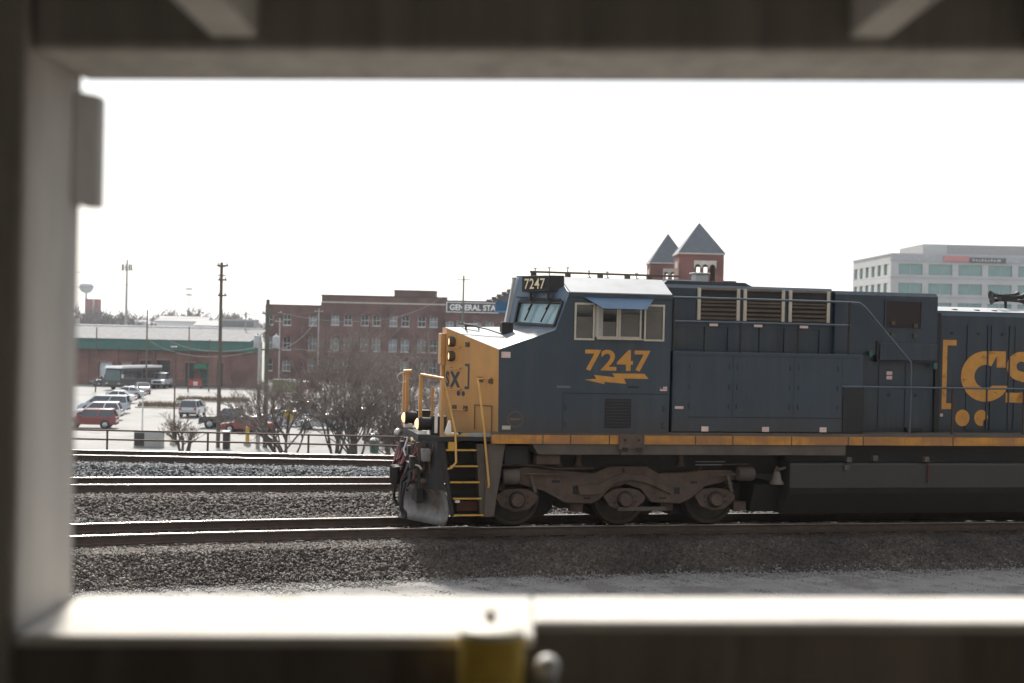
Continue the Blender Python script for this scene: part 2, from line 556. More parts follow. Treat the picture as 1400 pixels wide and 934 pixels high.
# service road: pale gravel sheet in front of the ballast shoulder
gx2 = np.arange(-26, 26.01, 0.2); u = np.linspace(0, 1, 60)
XX, UU = np.meshgrid(gx2, u, indexing='ij')
edge = v1(XX) - 2.62 - 0.2 * wob(XX, XX * 0.3, 1.7, 2) - 0.08 * wob(XX, XX, 5.1, 6)
YY = 5.0 + (edge - 5.0) * UU
ZZ = -0.612 - 0.03 * np.clip((UU - 0.94) / 0.06, 0, 1) + 0.012 * wob(XX, YY, 2.1, 5)
V = np.stack([XX, YY, ZZ], -1).reshape(-1, 3)
nx, ny = XX.shape
idx = np.arange(nx * ny).reshape(nx, ny)
Q = np.stack([idx[:-1, :-1], idx[1:, :-1], idx[1:, 1:], idx[:-1, 1:]], -1).reshape(-1, 4)
struct(fast_mesh('service_road', V, Q, ROADM))

# raised embankment that carries the tracks, with its retaining wall to the parking lot
WALLM = mat('old_retaining_wall', (0.30, 0.28, 0.25), 0.9, scale=0.8)
e = MB()
e.box(-220, -26, -30, 46.2, -7, -0.7); e.box(26, 220, -30, 46.2, -7, -0.7); e.box(-26, 26, -30, 46.2, -7, -1.0)
struct(e.build('embankment', BEDM))
e = MB(); e.box(-220, 220, 46.2, 46.6, -7, -0.72)
struct(e.build('retaining_wall', WALLM))

GROUND = mat('pale_ground', (0.30, 0.285, 0.255), 0.95, c2=(0.20, 0.19, 0.165), scale=0.05)
g = MB(); g.add([(-6000, -300, LOT - 0.05), (6000, -300, LOT - 0.05), (6000, 8000, LOT - 0.05), (-6000, 8000, LOT - 0.05)], [(0, 1, 2, 3)])
struct(g.build('ground', GROUND))
LOTM = mat('worn_parking_lot', (0.25, 0.242, 0.23), 0.88, c2=(0.185, 0.18, 0.17), scale=0.25, detail=9, bump=0.1, wear=((0.08, 0.078, 0.075), 0.35, 0.60, 0.55))
LINE = mat('worn_bay_line', (0.55, 0.54, 0.50), 0.8, c2=(0.3, 0.29, 0.27), scale=3)
for k in range(12):
    for x0, x1 in ((-40.5, -35.0), (-27.8, -21.5)):
        g = MB(); y = 112.6 + k * 3.35; sh_ = -0.42 * (y - 126) if x0 < -30 else 0.0
        g.add([(x0 + sh_, y, LOT + 0.004), (x1 + sh_, y, LOT + 0.004), (x1 + sh_, y + 0.11, LOT + 0.004), (x0 + sh_, y + 0.11, LOT + 0.004)], [(0, 1, 2, 3)])
        struct(g.build('bay_line', LINE))
g = MB(); g.add([(-130, 84, LOT), (30, 84, LOT), (30, 209, LOT), (-130, 209, LOT)], [(0, 1, 2, 3)])
struct(g.build('parking_lot', LOTM))


def stones(name, x0, x1, ya, yb, n, m, smin, smax, zoff=0.0):
    """n loose stones between the curves ya(x) and yb(x), each a bent six-sided lump"""
    xs = rng.uniform(x0, x1, n); t = rng.uniform(0, 1, n)
    ys = ya(xs) + (yb(xs) - ya(xs)) * t
    zs = bed_h(xs, ys) + 0.012 * wob(xs, ys, 4.5, 1)
    base = np.array([(-1, -1, -1), (1, -1, -1), (1, 1, -1), (-1, 1, -1), (-1, -1, 1), (1, -1, 1), (1, 1, 1), (-1, 1, 1)], float)
    fc = np.array([(0, 3, 2, 1), (4, 5, 6, 7), (0, 1, 5, 4), (1, 2, 6, 5), (2, 3, 7, 6), (3, 0, 4, 7)])
    v = base[None] * (1 + rng.uniform(-0.42, 0.42, (n, 8, 3)))
    s = rng.uniform(smin, smax, (n, 1, 1)) * rng.uniform(0.65, 1.25, (n, 1, 3))
    v = v * s
    a = rng.uniform(0, 2 * np.pi, (n, 3))
    ca, sa = np.cos(a), np.sin(a)
    x, y, z = v[..., 0], v[..., 1], v[..., 2]
    x, y = x * ca[:, :1] - y * sa[:, :1], x * sa[:, :1] + y * ca[:, :1]
    y, z = y * ca[:, 1:2] - z * sa[:, 1:2], y * sa[:, 1:2] + z * ca[:, 1:2]
    x, z = x * ca[:, 2:] - z * sa[:, 2:], x * sa[:, 2:] + z * ca[:, 2:]
    v = np.stack([x + xs[:, None], y + ys[:, None], z + zs[:, None] + zoff], -1)
    f = (fc[None] + 8 * np.arange(n)[:, None, None]).reshape(-1, 4)
    o = fast_mesh(name, v.reshape(-1, 3), f, m)
    return struct(o, 'stuff')


tag(stones('ballast_stones', -13, 15, lambda x: v1(x) - 2.75 + 0.2 * wob(x, x, 2.3, 8), lambda x: v1(x) - 0.85, 66000, BALL1, 0.011, 0.031),
    'brown grey ballast stones heaped along the near rail', 'ballast')
tag(stones('ballast_stones', -12, 15, lambda x: v1(x) - 0.62, lambda x: v1(x) + 0.62, 9000, BALL1, 0.02, 0.04),
    'dark ballast stones between the rails under the locomotive', 'ballast')
tag(stones('ballast_stones', -14, 10, lambda x: v1(x) + 0.85, lambda x: v2(x) - 0.85, 46000, BALL1, 0.017, 0.040),
    'grey brown ballast stones between the locomotive track and the middle track', 'ballast')
tag(stones('ballast_stones', -14, 6, lambda x: v2(x) - 0.6, lambda x: v2(x) + 0.6, 8000, BALL1, 0.022, 0.045),
    'ballast stones between the two rails of the middle track', 'ballast')
tag(stones('ballast_stones', -17, 5, lambda x: v2(x) + 0.85, lambda x: v3(x) - 0.85, 38000, BALL2, 0.02, 0.046),
    'blue grey ballast stones between the middle and the far track', 'ballast')
tag(stones('ballast_stones', -17, 5, lambda x: v3(x) - 0.6, lambda x: v3(x) + 2.4, 14000, BALL2, 0.025, 0.05),
    'blue grey ballast stones around the far track beside the railing', 'ballast')
tag(stones('loose_pebbles', -10, 13, lambda x: v1(x) - 5.5 + 0.5 * wob(x, x, 0.9, 1), lambda x: v1(x) - 2.56 + 0.22 * wob(x, x, 1.3, 4), 34000, PEBM, 0.005, 0.015, 0.014),
    'small pale pebbles strewn over the gravel service road', 'pebbles')


# ------------------------------------------------------------------ railway tracks
def rail_mesh(f, side, x0, x1, step):
    xs = np.arange(x0, x1 + 1e-6, step)
    prof = [(-0.036, -0.016), (-0.036, -0.038), (-0.010, -0.05), (-0.010, -0.14), (-0.07, -0.155), (-0.07, -0.178), (0.07, -0.178), (0.07, -0.155), (0.010, -0.14), (0.010, -0.05), (0.036, -0.038), (0.036, -0.016), (0.031, -0.007), (0.021, -0.0015), (0.008, 0.001), (-0.008, 0.001), (-0.021, -0.0015), (-0.031, -0.007)]
    n = len(prof); v = []; fc = []
    for x in xs:
        s = slope(f, x); L = math.sqrt(1 + s * s); nx_, ny_ = -s / L, 1 / L
        for (o, z) in prof:
            q = side * 0.7535 + o
            v.append((x + nx_ * q, f(x) + ny_ * q, z - 0.004))
    for i in range(len(xs) - 1):
        for k in range(n):
            fc.append((i * n + k, i * n + (k + 1) % n, (i + 1) * n + (k + 1) % n, (i + 1) * n + k))
    b = MB(); b.add(v, fc)
    o = b.build('rail', RAILRUST, smooth=38)
    o.data.materials.append(RAILTOP)
    me = o.data
    for p in me.polygons:
        if abs(p.normal.z) > 0.3 and p.center.z > -0.022: p.material_index = 1
    return o


TIEB = None


def track(f, label, x0, x1, tx0, tx1):
    global TIEB
    t = thing('railway_track', label, 'railway track', group=None)
    for sd_ in (-1, 1):
        o = rail_mesh(f, sd_, x0, x1, 0.8); o.parent = t
    if TIEB is None:
        b = MB(); b.box(-0.115, 0.115, -1.3, 1.3, -0.375, -0.197)
        TIEB = b.build('tie', TIE, None, bevel=0)
        p = MB(); p.box(-0.09, 0.09, -0.17, 0.17, -0.1965, -0.182)
        for sx in (-0.055, 0.055):
            for sy in (-0.085, 0.085):
                p.box(sx - 0.014, sx + 0.014, sy - 0.018, sy + 0.018, -0.1825, -0.145)
        pl = p.build('tie_plate', PLATE, TIEB)
        tm, pm = TIEB.data, pl.data
        bpy.data.objects.remove(pl); bpy.data.objects.remove(TIEB)
        TIEB = (tm, pm)
    x = tx0
    k = 0
    while x < tx1:
        o = bpy.data.objects.new('tie', TIEB[0]); col.objects.link(o); o.parent = t
        o.location = (x, f(x), random.uniform(-0.006, 0.0)); o.rotation_euler = (0, 0, math.atan(slope(f, x)) + random.uniform(-0.02, 0.02))
        for yy in (-0.7535, 0.7535):
            q = bpy.data.objects.new('tie_plate', TIEB[1]); col.objects.link(q); q.parent = o; q.location = (0, yy, 0)
        x += 0.52 + random.uniform(-0.02, 0.02)
        k += 1
    return t


track(t1, 'railway track that the blue locomotive stands on', -60, 90, -12, 15)
track(t2, 'straight middle railway track behind the locomotive track, grey brown ballast before it', -70, 90, -14, 8)
track(t3, 'far railway track running beside the brown pipe railing', -90, 90, -17, 8)

# ------------------------------------------------------------------ locomotive
TH = R(12.5)
LOCO = thing('diesel_locomotive', 'dark blue diesel freight locomotive with gold nose, number 7247 on the cab', 'locomotive', (-1.3053, 27.4778, 0.0), TH)


def P(b, name, m, parent=None, smooth=None, bevel=0.0):
    return b.build(name, m, parent or LOCO, smooth, bevel)


def mirror(pts): return [(x, -y, z) for x, y, z in pts]


# cab shell (near half y<0, far half mirrored)
a = MB()
for s in (-1, 1):
    y = 1.55 * s
    a.add([(0.77, y, 1.82), (0.75, y, 3.35), (1.82, y, 3.73), (2.07, y, 4.44), (4.06, y, 4.44), (4.06, y, 1.82)], [(0, 1, 2, 3, 4, 5)])
    yr = 0.95 * s
    # rear wall half
    a.add([(4.06, y, 1.82), (4.06, y, 4.44), (4.06, yr, 4.72), (4.06, 0, 4.74), (4.06, 0, 1.82)], [(0, 1, 2, 3, 4)])
    a.add([(0.77, y, 1.82), (4.06, y, 1.82), (4.06, 0, 1.82), (0.77, 0, 1.82)], [(0, 1, 2, 3)])
P(a, 'cab_shell', NAVY)
# front of the cab around the windshields, blue
fr = MB()
CB, CT = Vector((1.24, 0, 3.77)), Vector((1.40, 0, 4.74))
for s in (-1, 1):
    b0 = Vector((1.245, 0.13 * s, 3.765)); b1 = Vector((1.82, 1.55 * s, 3.73)); c1 = Vector((2.07, 1.55 * s, 4.44)); c2 = Vector((2.02, 0.95 * s, 4.715)); c0 = Vector((1.42, 0.13 * s, 4.745))
    # opening for the windshield
    def lerp2(u, w):
        lo = b0.lerp(b1, u); hi = c0.lerp(c1, u)
        return lo.lerp(hi, w)
    us = (0.0, 0.105, 0.955, 1.0)
    def wl(u_): return (0.0, 0.08 + 0.02 * u_, 0.51 + 0.22 * u_, 0.64 + 0.22 * u_)
    grid = {}
    vv = []
    for i, u_ in enumerate(us):
        for j, w_ in enumerate(wl(u_)):
            grid[i, j] = len(vv); vv.append(lerp2(u_, w_))
    ff = []
    for i in range(3):
        for j in range(3):
            if (i, j) != (1, 1): ff.append((grid[i, j], grid[i + 1, j], grid[i + 1, j + 1], grid[i, j + 1]))
    k = len(vv); vv += [c1, c2, c0]
    ff.append((grid[0, 3], grid[1, 3], grid[2, 3], grid[3, 3], k, k + 1, k + 2))
    fr.add(vv, ff)
    if s == -1: WS = lerp2
    # recess walls and panes
    w = MB()
    q = [lerp2(us[1], wl(us[1])[1]), lerp2(us[2], wl(us[2])[1]), lerp2(us[2], wl(us[2])[2]), lerp2(us[1], wl(us[1])[2])]
    nrm = (q[1] - q[0]).cross(q[3] - q[0]).normalized()
    if nrm.x > 0: nrm = -nrm
    inn = [p - nrm * 0.03 for p in q]
    w.add(inn, [(0, 1, 2, 3)])
    ws_o = P(w, 'windshield', WSGLASS)
    w = MB()
    cen = sum(q, Vector()) / 4
    for i in range(4):
        p0, p1 = q[i], q[(i + 1) % 4]
        w.beam(p0 + (cen - p0) * 0.02 + nrm * 0.008, p1 + (cen - p1) * 0.02 + nrm * 0.008, 0.05, 0.05, up=nrm)
    w.build('gasket', RUBBER, ws_o)
    # wipers
    for uu_ in (0.36, 0.70):
        w = MB()
        tw = wl(uu_)[2]
        top = lerp2(uu_, tw + 0.07) + nrm * 0.06
        mid = lerp2(uu_ + 0.005, tw - 0.2) + nrm * 0.05
        w.tube([top, lerp2(uu_ + 0.05, tw - 0.05) + nrm * 0.05, mid], 0.012, 6)
        w.tube([lerp2(uu_ + 0.04, tw - 0.06) + nrm * 0.03, lerp2(uu_ - 0.03, 0.16) + nrm * 0.03], 0.016, 6)
        w.beam(top - Vector((0, 0, 0.03)), top + Vector((0, 0, 0.09)), 0.09, 0.05)
        w.build('wiper', RUBBER, ws_o)
    w = MB()
    w.tube([lerp2(0.08, wl(0.08)[2] + 0.08) + nrm * 0.05, lerp2(0.92, wl(0.92)[2] + 0.06) + nrm * 0.05], 0.014, 6)
    w.tube([lerp2(0.15, wl(0.15)[2] + 0.04) + nrm * 0.05, lerp2(0.92, wl(0.92)[2] + 0.035) + nrm * 0.05], 0.012, 6)
    w.build('wiper_linkage', RUBBER, ws_o)
fr.add([(1.245, -0.13, 3.765), (1.245, 0.13, 3.765), (1.42, 0.13, 4.745), (1.42, -0.13, 4.745)], [(0, 1, 2, 3)])
P(fr, 'cab_front', FRONTBLUE)
w = MB()
w.beam((1.205, 0.02, 3.76), (1.36, 0.02, 4.72), 0.1, 0.06, up=(1, 0, 0))
w.tube([(1.19, 0.1, 3.80), (1.33, 0.1, 4.45)], 0.02, 6)
P(w, 'centre_pillar', ROOFW)
# roof
rf = MB()
for s in (-1, 1):
    rf.add([(2.07, 1.575 * s, 4.43), (2.02, 0.95 * s, 4.72), (4.06, 0.95 * s, 4.72), (4.06, 1.575 * s, 4.43)], [(0, 1, 2, 3)])
    rf.add([(2.02, 0.95 * s, 4.72), (1.42, 0.13 * s, 4.752), (1.40, 0, 4.755), (4.06, 0, 4.76), (4.06, 0.95 * s, 4.72)], [(0, 1, 2, 3, 4)])
o = P(rf, 'cab_roof', ROOFW)
sm = o.modifiers.new('thick', 'SOLIDIFY'); sm.thickness = 0.02; sm.offset = 1
b = MB(); b.box(2.05, 4.08, -1.585, -1.555, 4.36, 4.425)
P(b, 'drip_rail', NAVY)
# roof conduit and antennas
b = MB(); b.tube([(1.55, -0.5, 4.84), (4.6, -0.5, 4.84)], 0.022, 6)
for x in (1.62, 2.3, 2.95, 3.5, 3.95): b.box(x - 0.05, x + 0.05, -0.54, -0.46, 4.735, 4.84)
P(b, 'roof_conduit', SLAT)
for x, h in ((1.7, 0.10), (1.98, 0.12), (2.35, 0.13), (2.78, 0.08), (3.15, 0.07), (3.75, 0.06)):
    b = MB(); b.lathe([(0.05, 4.745), (0.05, 4.78), (0.015, 4.80), (0.012, 4.80 + h), (0.035, 4.81 + h), (0.03, 4.83 + h), (0.0, 4.84 + h)], (x, -0.3, 0), n=8)
    P(b, 'antenna', BEIGE, smooth=40)

# nose: flat gold centre strip, gold chamfered faces, pale top
CA, CBB = Vector((0, -0.25, 0)), Vector((0.75, -1.55, 0))
for s in (-1, 1):
    n_ = MB()
    n_.add([(0.0, 0.25 * s, 1.74), (0.77, 1.55 * s, 1.79), (0.75, 1.55 * s, 3.35), (0.0, 0.25 * s, 3.72)], [(0, 1, 2, 3)])
    P(n_, 'nose_panel', ORANGE)
    n_ = MB()
    n_.add([(0.0, 0.25 * s, 3.722), (0.75, 1.55 * s, 3.352), (1.82, 1.55 * s, 3.732), (1.24, 0.13 * s, 3.77), (1.24, 0, 3.77), (0.0, 0, 3.735)], [(0, 1, 3, 5), (1, 2, 3), (3, 4, 5)])
    P(n_, 'nose_top', NOSETOP)
n_ = MB(); n_.add([(0, -0.25, 1.74), (0, 0.25, 1.74), (0, 0.25, 3.735), (0, -0.25, 3.722)], [(0, 1, 2, 3)])
P(n_, 'nose_centre', ORANGE)
n_ = MB(); n_.box(-0.10, -0.003, -0.19, 0.12, 3.02, 3.62); n_.box(-0.06, -0.003, -0.10, 0.10, 1.78, 3.0)
P(n_, 'headlight_housing', ORANGE, bevel=0.012)
ED = (CBB - CA).normalized()
EN = Vector((ED.y, -ED.x, 0));
if EN.y > 0: EN = -EN


def ch(t, z, out=0.004):  # point on the near chamfer face
    p = CA + ED * t + EN * out
    return Vector((p.x, p.y, z))


for z in (3.467, 3.19):
    b = MB()
    ang = 14
    prof = [(0.10, -0.04), (0.10, 0.075), (0.080, 0.08), (0.078, 0.04)]
    v0 = len(b.v)
    c0 = ch(0.17, z, 0.0)
    hN = Vector((EN.x * math.cos(R(24)) + EN.y * math.sin(R(24)), EN.y * math.cos(R(24)) - EN.x * math.sin(R(24)), 0)); hE = Vector((-hN.y, hN.x, 0))
    if hN.x > EN.x: hN = Vector((EN.x * math.cos(R(24)) - EN.y * math.sin(R(24)), EN.y * math.cos(R(24)) + EN.x * math.sin(R(24)), 0)); hE = Vector((-hN.y, hN.x, 0))
    mrot = Matrix(((hN.x, hE.x, 0), (hN.y, hE.y, 0), (0, 0, 1)))
    m_ = []
    for k in range(18):
        a_ = 2 * math.pi * k / 18
        for rd, h in prof: m_.append(c0 + mrot @ Vector((h, rd * math.cos(a_), rd * math.sin(a_))))
    ff = []
    for k in range(18):
        for i in range(3): ff.append((k * 4 + i, ((k + 1) % 18) * 4 + i, ((k + 1) % 18) * 4 + i + 1, k * 4 + i + 1))
    b.add(m_, ff)
    hl = P(b, 'headlight', SLAT, smooth=40)
    b = MB(); b.add([c0 + mrot @ Vector((0.06, 0.079 * math.cos(2 * math.pi * k / 18), 0.079 * math.sin(2 * math.pi * k / 18))) for k in range(18)], [tuple(range(18))])
    b.build('lens', LAMP, hl)
# door outline, grab irons, latch plates on the near chamfer
b = MB()
for t0, t1_, z0, z1 in ((0.86, 0.868, 1.84, 2.3), (1.34, 1.348, 1.84, 2.3), (0.86, 1.348, 2.3, 2.31)):
    p0 = ch(t0, z0, 0.002); p1 = ch(t1_, z1, 0.002)
    b.beam(ch((t0 + t1_) / 2, z0, 0.003) if t1_ - t0 < 0.1 else ch(t0, z0, 0.003), ch((t0 + t1_) / 2, z1, 0.003) if t1_ - t0 < 0.1 else ch(t1_, z0, 0.003), 0.012, 0.012)
P(b, 'hatch_seam', SLAT)
for t0, t1_, z in ((0.14, 0.42, 3.35), (0.17, 0.45, 2.95), (0.17, 0.45, 2.55), (0.2, 0.62, 2.18), (0.95, 1.32, 2.80)):
    b = MB(); b.tube([ch(t0, z + 0.03, 0), ch(t0, z, 0.06), ch(t1_, z, 0.06), ch(t1_, z + 0.03, 0)], 0.012, 6)
    P(b, 'grab_iron', ORANGE, smooth=50)
for t0, z in ((0.62, 3.42), (1.02, 2.78), (1.30, 2.76), (0.28, 2.22), (0.60, 2.22)):
    b = MB(); b.beam(ch(t0 - 0.05, z, 0.01), ch(t0 + 0.05, z, 0.01), 0.02, 0.09)
    P(b, 'hinge_plate', SLAT)
# nose lettering: X, half of S, closing bracket, two dots
text_obj('nose_letter_x', 'X', ch(0.12, 2.60, 0.006), ED, 0.31, 0.30, NAVY_HOOD, LOCO, bold=0.05)
text_obj('nose_letter_s', 'S', ch(0.0, 2.60, 0.006), ED, 0.105, 0.30, NAVY_HOOD, LOCO, bold=0.05)
text_obj('nose_letter_c', 'C', (0.249, 0.695, 2.60), (-ED.x, ED.y, 0), 0.31, 0.30, NAVY_HOOD, LOCO, bold=0.05)
b = MB()
for pr in ([(0.645, 2.58), (0.69, 2.58), (0.69, 3.06), (0.645, 3.06)], [(0.56, 2.58), (0.645, 2.58), (0.645, 2.63), (0.56, 2.63)], [(0.56, 3.01), (0.645, 3.01), (0.645, 3.06), (0.56, 3.06)]):
    b.add([ch(t, z, 0.005) for t, z in pr], [(0, 1, 2, 3)])
P(b, 'nose_bracket_mark', NAVY_HOOD)
for t in (0.385, 0.525):
    b = MB(); b.add([ch(t + 0.05 * math.cos(k * 0.5236), 2.49 + 0.05 * math.sin(k * 0.5236), 0.005) for k in range(12)], [tuple(range(12))])
    P(b, 'nose_dot_mark', NAVY_HOOD)
b = MB(); b.box(0.80, 0.97, -1.556, -1.552, 3.20, 3.31); P(b, 'warning_label', REFL)
b = MB(); b.box(0.84, 1.0, -1.556, -1.552, 1.88, 1.95); P(b, 'warning_label', BEIGE)

# number boards
for s in (-1, 1):
    A0 = Vector((1.40, 0.0, 0)); B0 = Vector((2.02, 1.50 * s, 0))
    d = (B0 - A0).normalized(); nn = Vector((-d.y, d.x, 0));
    if nn.x > 0: nn = -nn
    b = MB()
    pa = A0 + d * 0.42; pb = A0 + d * 1.42
    q = []
    for z in (4.45, 4.755):
        q += [pa + nn * 0.17 + Vector((0, 0, z)), pb - d * 0.16 + nn * 0.14 + Vector((0, 0, z)), pb - nn * 0.1 + Vector((0, 0, z)), pa - nn * 0.1 + Vector((0, 0, z))]
    b.add(q, [(0, 1, 2, 3), (4, 5, 6, 7), (0, 1, 5, 4), (1, 2, 6, 5), (2, 3, 7, 6), (3, 0, 4, 7)])
    nb = P(b, 'number_board', DARKST, bevel=0.01)
    if s == -1:
        o0 = pa + nn * 0.178 + d * 0.10 + Vector((0, 0, 4.50))
        text_obj('number_digits', '7247', o0, d, 0.66, 0.2, mat('number_board_digits', (0.85, 0.72, 0.45), 0.5), nb, bold=0.01, spacing=1.05)
    else:
        o0 = pb - d * 0.16 + nn * 0.15 + Vector((0, 0, 4.50))
        text_obj('number_digits', '7247', o0, -d, 0.66, 0.2, MATS['number_board_digits'], nb, bold=0.01, spacing=1.05)

# far side wind deflector
b = MB(); b.box(1.32, 1.58, 1.60, 1.615, 4.10, 4.29); P(b, 'wind_deflector', mat('blue_deflector', (0.10, 0.20, 0.32), 0.2))
# bracket and cable on the nose top
b = MB(); b.tube([(0.35, -0.35, 3.80), (0.35, -0.35, 3.68)], 0.02, 6); b.tube([(0.2, -0.4, 3.82), (0.7, -0.6, 3.72), (1.0, -0.75, 3.62)], 0.012, 6)
P(b, 'nose_conduit', DARKST)
b = MB(); b.box(1.0, 1.22, -0.62, -0.40, 3.60, 3.86); P(b, 'washer_box', DARKST, bevel=0.01)
b = MB(); b.tube([(0.30, -0.2, 3.72), (0.34, -0.2, 3.80), (0.58, -0.3, 3.80), (0.62, -0.3, 3.70)], 0.016, 6); P(b, 'grab_iron', STEELB)

# side windows: outer frames with recessed panes
def side_window(x0, x1, z0, z1, fw_=0.035, inner=None, frame=BEIGE):
    b = MB(); y0, y1 = -1.575, -1.551
    b.box(x0, x0 + fw_, y0, y1, z0, z1); b.box(x1 - fw_, x1, y0, y1, z0, z1)
    b.box(x0 + fw_, x1 - fw_, y0, y1, z0, z0 + fw_); b.box(x0 + fw_, x1 - fw_, y0, y1, z1 - fw_, z1)
    f = P(b, 'side_window', frame)
    g_ = MB(); g_.box(x0 + fw_, x1 - fw_, -1.556, -1.552, z0 + fw_, z1 - fw_); g_.build('pane', GLASS, f)
    if inner:
        i_ = MB(); i_.box(x0 + fw_ + 0.01, x1 - fw_ - 0.01, -1.560, -1.557, z0 + fw_, z0 + fw_ + inner); i_.build('lower_pane', mat('dusty_glass', (0.085, 0.078, 0.068), 0.3), f)
    return f


side_window(2.17, 2.56, 3.555, 4.25, inner=0.40)
side_window(3.525, 3.925, 3.56, 4.25, inner=0.52)
side_window(2.60, 3.02, 3.60, 4.22, inner=0.27)
side_window(3.03, 3.47, 3.60, 4.22, inner=0.42)
b = MB(); b.box(2.57, 2.72, -1.572, -1.561, 3.62, 4.2); P(b, 'curtain', mat('pale_curtain', (0.35, 0.34, 0.32), 0.9))
b = MB(); b.box(2.60, 3.50, -1.63, -1.576, 3.575, 3.60); P(b, 'arm_rest', BEIGE)
# sun visor over the windows
b = MB()
b.add([(2.33, -1.553, 4.36), (3.72, -1.553, 4.36), (3.47, -1.86, 4.14), (2.64, -1.86, 4.14)], [(0, 1, 2, 3)])
o = P(b, 'sun_visor', VISOR)
sm = o.modifiers.new('thick', 'SOLIDIFY'); sm.thickness = 0.012
# number, lightning bolt
text_obj('road_number', '7247', (2.392, -1.555, 2.985), (1, 0, 0), 1.275, 0.40, GOLD, LOCO, bold=0.022, spacing=1.02)
bolt = [(2.397, 2.822), (2.623, 2.838), (2.576, 2.909), (2.982, 2.872), (2.925, 2.944), (3.553, 2.945), (3.639, 2.851), (3.156, 2.85), (3.205, 2.751), (2.776, 2.783), (2.778, 2.74)]
b = MB(); b.prism(bolt, -1.556, -1.552); P(b, 'lightning_bolt_mark', GOLD)
# seams, grille, plates on the cab side
b = MB(); b.box(1.99, 4.03, -1.557, -1.551, 2.555, 2.572); P(b, 'panel_seam', BLACK)
b = MB(); b.box(1.985, 1.997, -1.5545, -1.551, 1.84, 2.56); P(b, 'panel_seam', BLACK)
b = MB(); b.box(2.80, 3.31, -1.562, -1.551, 1.93, 2.47); gr = P(b, 'side_grille', BLACK)
for k in range(9):
    b = MB(); b.box(2.82, 3.29, -1.572, -1.5625, 1.95 + k * 0.058, 1.972 + k * 0.058); b.build('slat', mat('grille_slat', (0.02, 0.02, 0.022), 0.6), gr)
b = MB(); b.box(3.24, 3.45, -1.559, -1.551, 2.675, 2.71); P(b, 'latch_slot', BLACK)
b = MB(); b.box(1.86, 2.12, -1.5545, -1.551, 2.66, 2.70); P(b, 'small_plate', mat('worn_plate', (0.12, 0.14, 0.15), 0.6))
# flag decal: stripes and canton
fl = MB(); fl.box(3.87, 4.01, -1.555, -1.551, 2.62, 2.71); flo = P(fl, 'flag_decal', WHITE)
for k in range(4):
    b = MB(); b.box(3.87, 4.01, -1.5565, -1.5555, 2.62 + k * 0.025, 2.632 + k * 0.025); b.build('stripe', REDP, flo)
b = MB(); b.box(3.87, 3.93, -1.558, -1.557, 2.665, 2.71); b.build('canton', mat('flag_blue', (0.03, 0.05, 0.18), 0.6), flo)
# round faded emblem on the nose side
b = MB()
vv = []; ff = []
for k in range(32):
    a_ = 2 * math.pi * k / 32
    vv += [(1.09 + 0.15 * math.cos(a_), -1.5535, 2.07 + 0.15 * math.sin(a_)), (1.09 + 0.135 * math.cos(a_), -1.5535, 2.07 + 0.135 * math.sin(a_))]
    k2 = (k + 1) % 32; ff.append((2 * k, 2 * k2, 2 * k2 + 1, 2 * k + 1))
b.add(vv, ff); b.box(0.99, 1.19, -1.5545, -1.5525, 2.05, 2.09)
P(b, 'round_emblem', mat('faded_emblem', (0.15, 0.085, 0.05), 0.7))

# underframe: stripe, sill, jack pad
b = MB(); b.box(0.65, 21.2, -1.555, 1.555, 1.618, 1.782); P(b, 'walkway_edge_stripe', STRIPE)
b = MB(); b.box(0.66, 21.2, -1.545, 1.545, 1.7825, 1.84); P(b, 'walkway_deck', SILL)
b = MB(); b.prism([(1.44, 1.6175), (7.69, 1.6175), (7.69, 1.42), (1.55, 1.42), (1.46, 1.55)], -1.53, 1.53); P(b, 'side_sill', SILL)
b = MB(); b.box(0.2, 21.0, -0.9, 0.9, 1.0, 1.60); P(b, 'centre_frame', DARKST)
b = MB(); b.box(3.08, 3.575, -1.60, -1.557, 1.52, 1.80); b.box(3.12, 3.54, -1.60, -1.50, 1.42, 1.52)
jp = P(b, 'jacking_pad', TRUCK, bevel=0.01)
for x in (3.19, 3.46):
    b = MB(); b.lathe([(0.025, -1.615), (0.025, -1.6005)], (x, 0, 1.70), 'y', 8); b.build('hole', BLACK, jp)
    b = MB(); b.box(x - 0.06, x + 0.06, -1.605, -1.6005, 1.48, 1.56); b.build('slot', BLACK, jp)
for x in (1.62, 2.15, 2.9, 4.6, 5.35, 6.55, 7.73, 8.05, 9.97, 11.55):
    b = MB(); b.box(x - 0.012, x + 0.012, -1.559, -1.5555, 1.618, 1.782); P(b, 'stripe_joint', TRUCK)
# equipment cabinet behind the cab
b = MB(); b.box(4.13, 8.03, -1.5, 1.5, 1.85, 3.385); P(b, 'equipment_cabinet', NAVY, bevel=0.02)
for pts_ in ((4.45, 7.65, 2.13, 2.145), (4.15, 7.95, 3.30, 3.31)):
    b = MB(); b.box(pts_[0], pts_[1], -1.507, -1.501, pts_[2], pts_[3]); P(b, 'panel_seam', BLACK)
for x in (4.17, 5.35, 6.6, 7.6):
    b = MB(); b.box(x - 0.006, x + 0.006, -1.506, -1.501, 2.15, 3.3); P(b, 'panel_seam', NAVY_HOOD)
for x in (4.48, 5.28, 5.44, 6.52, 6.70, 7.52):
    for z in (2.35, 2.72, 3.1):
        b = MB(); b.box(x - 0.022, x + 0.022, -1.516, -1.5015, z - 0.05, z + 0.05); P(b, 'cabinet_latch', NAVY_HOOD, bevel=0.006)
for k in range(28):
    x = 4.22 + k * 0.137
    b = MB(); b.lathe([(0.014, -1.508), (0.010, -1.5012)], (x, 0, 3.345), 'y', 6); P(b, 'bolt_head', NAVY_HOOD)
for k in range(15):
    b = MB(); b.lathe([(0.013, -1.558), (0.009, -1.5508)], (2.05 + k * 0.14, 0, 2.61), 'y', 6); P(b, 'bolt_head', NAVY_HOOD)
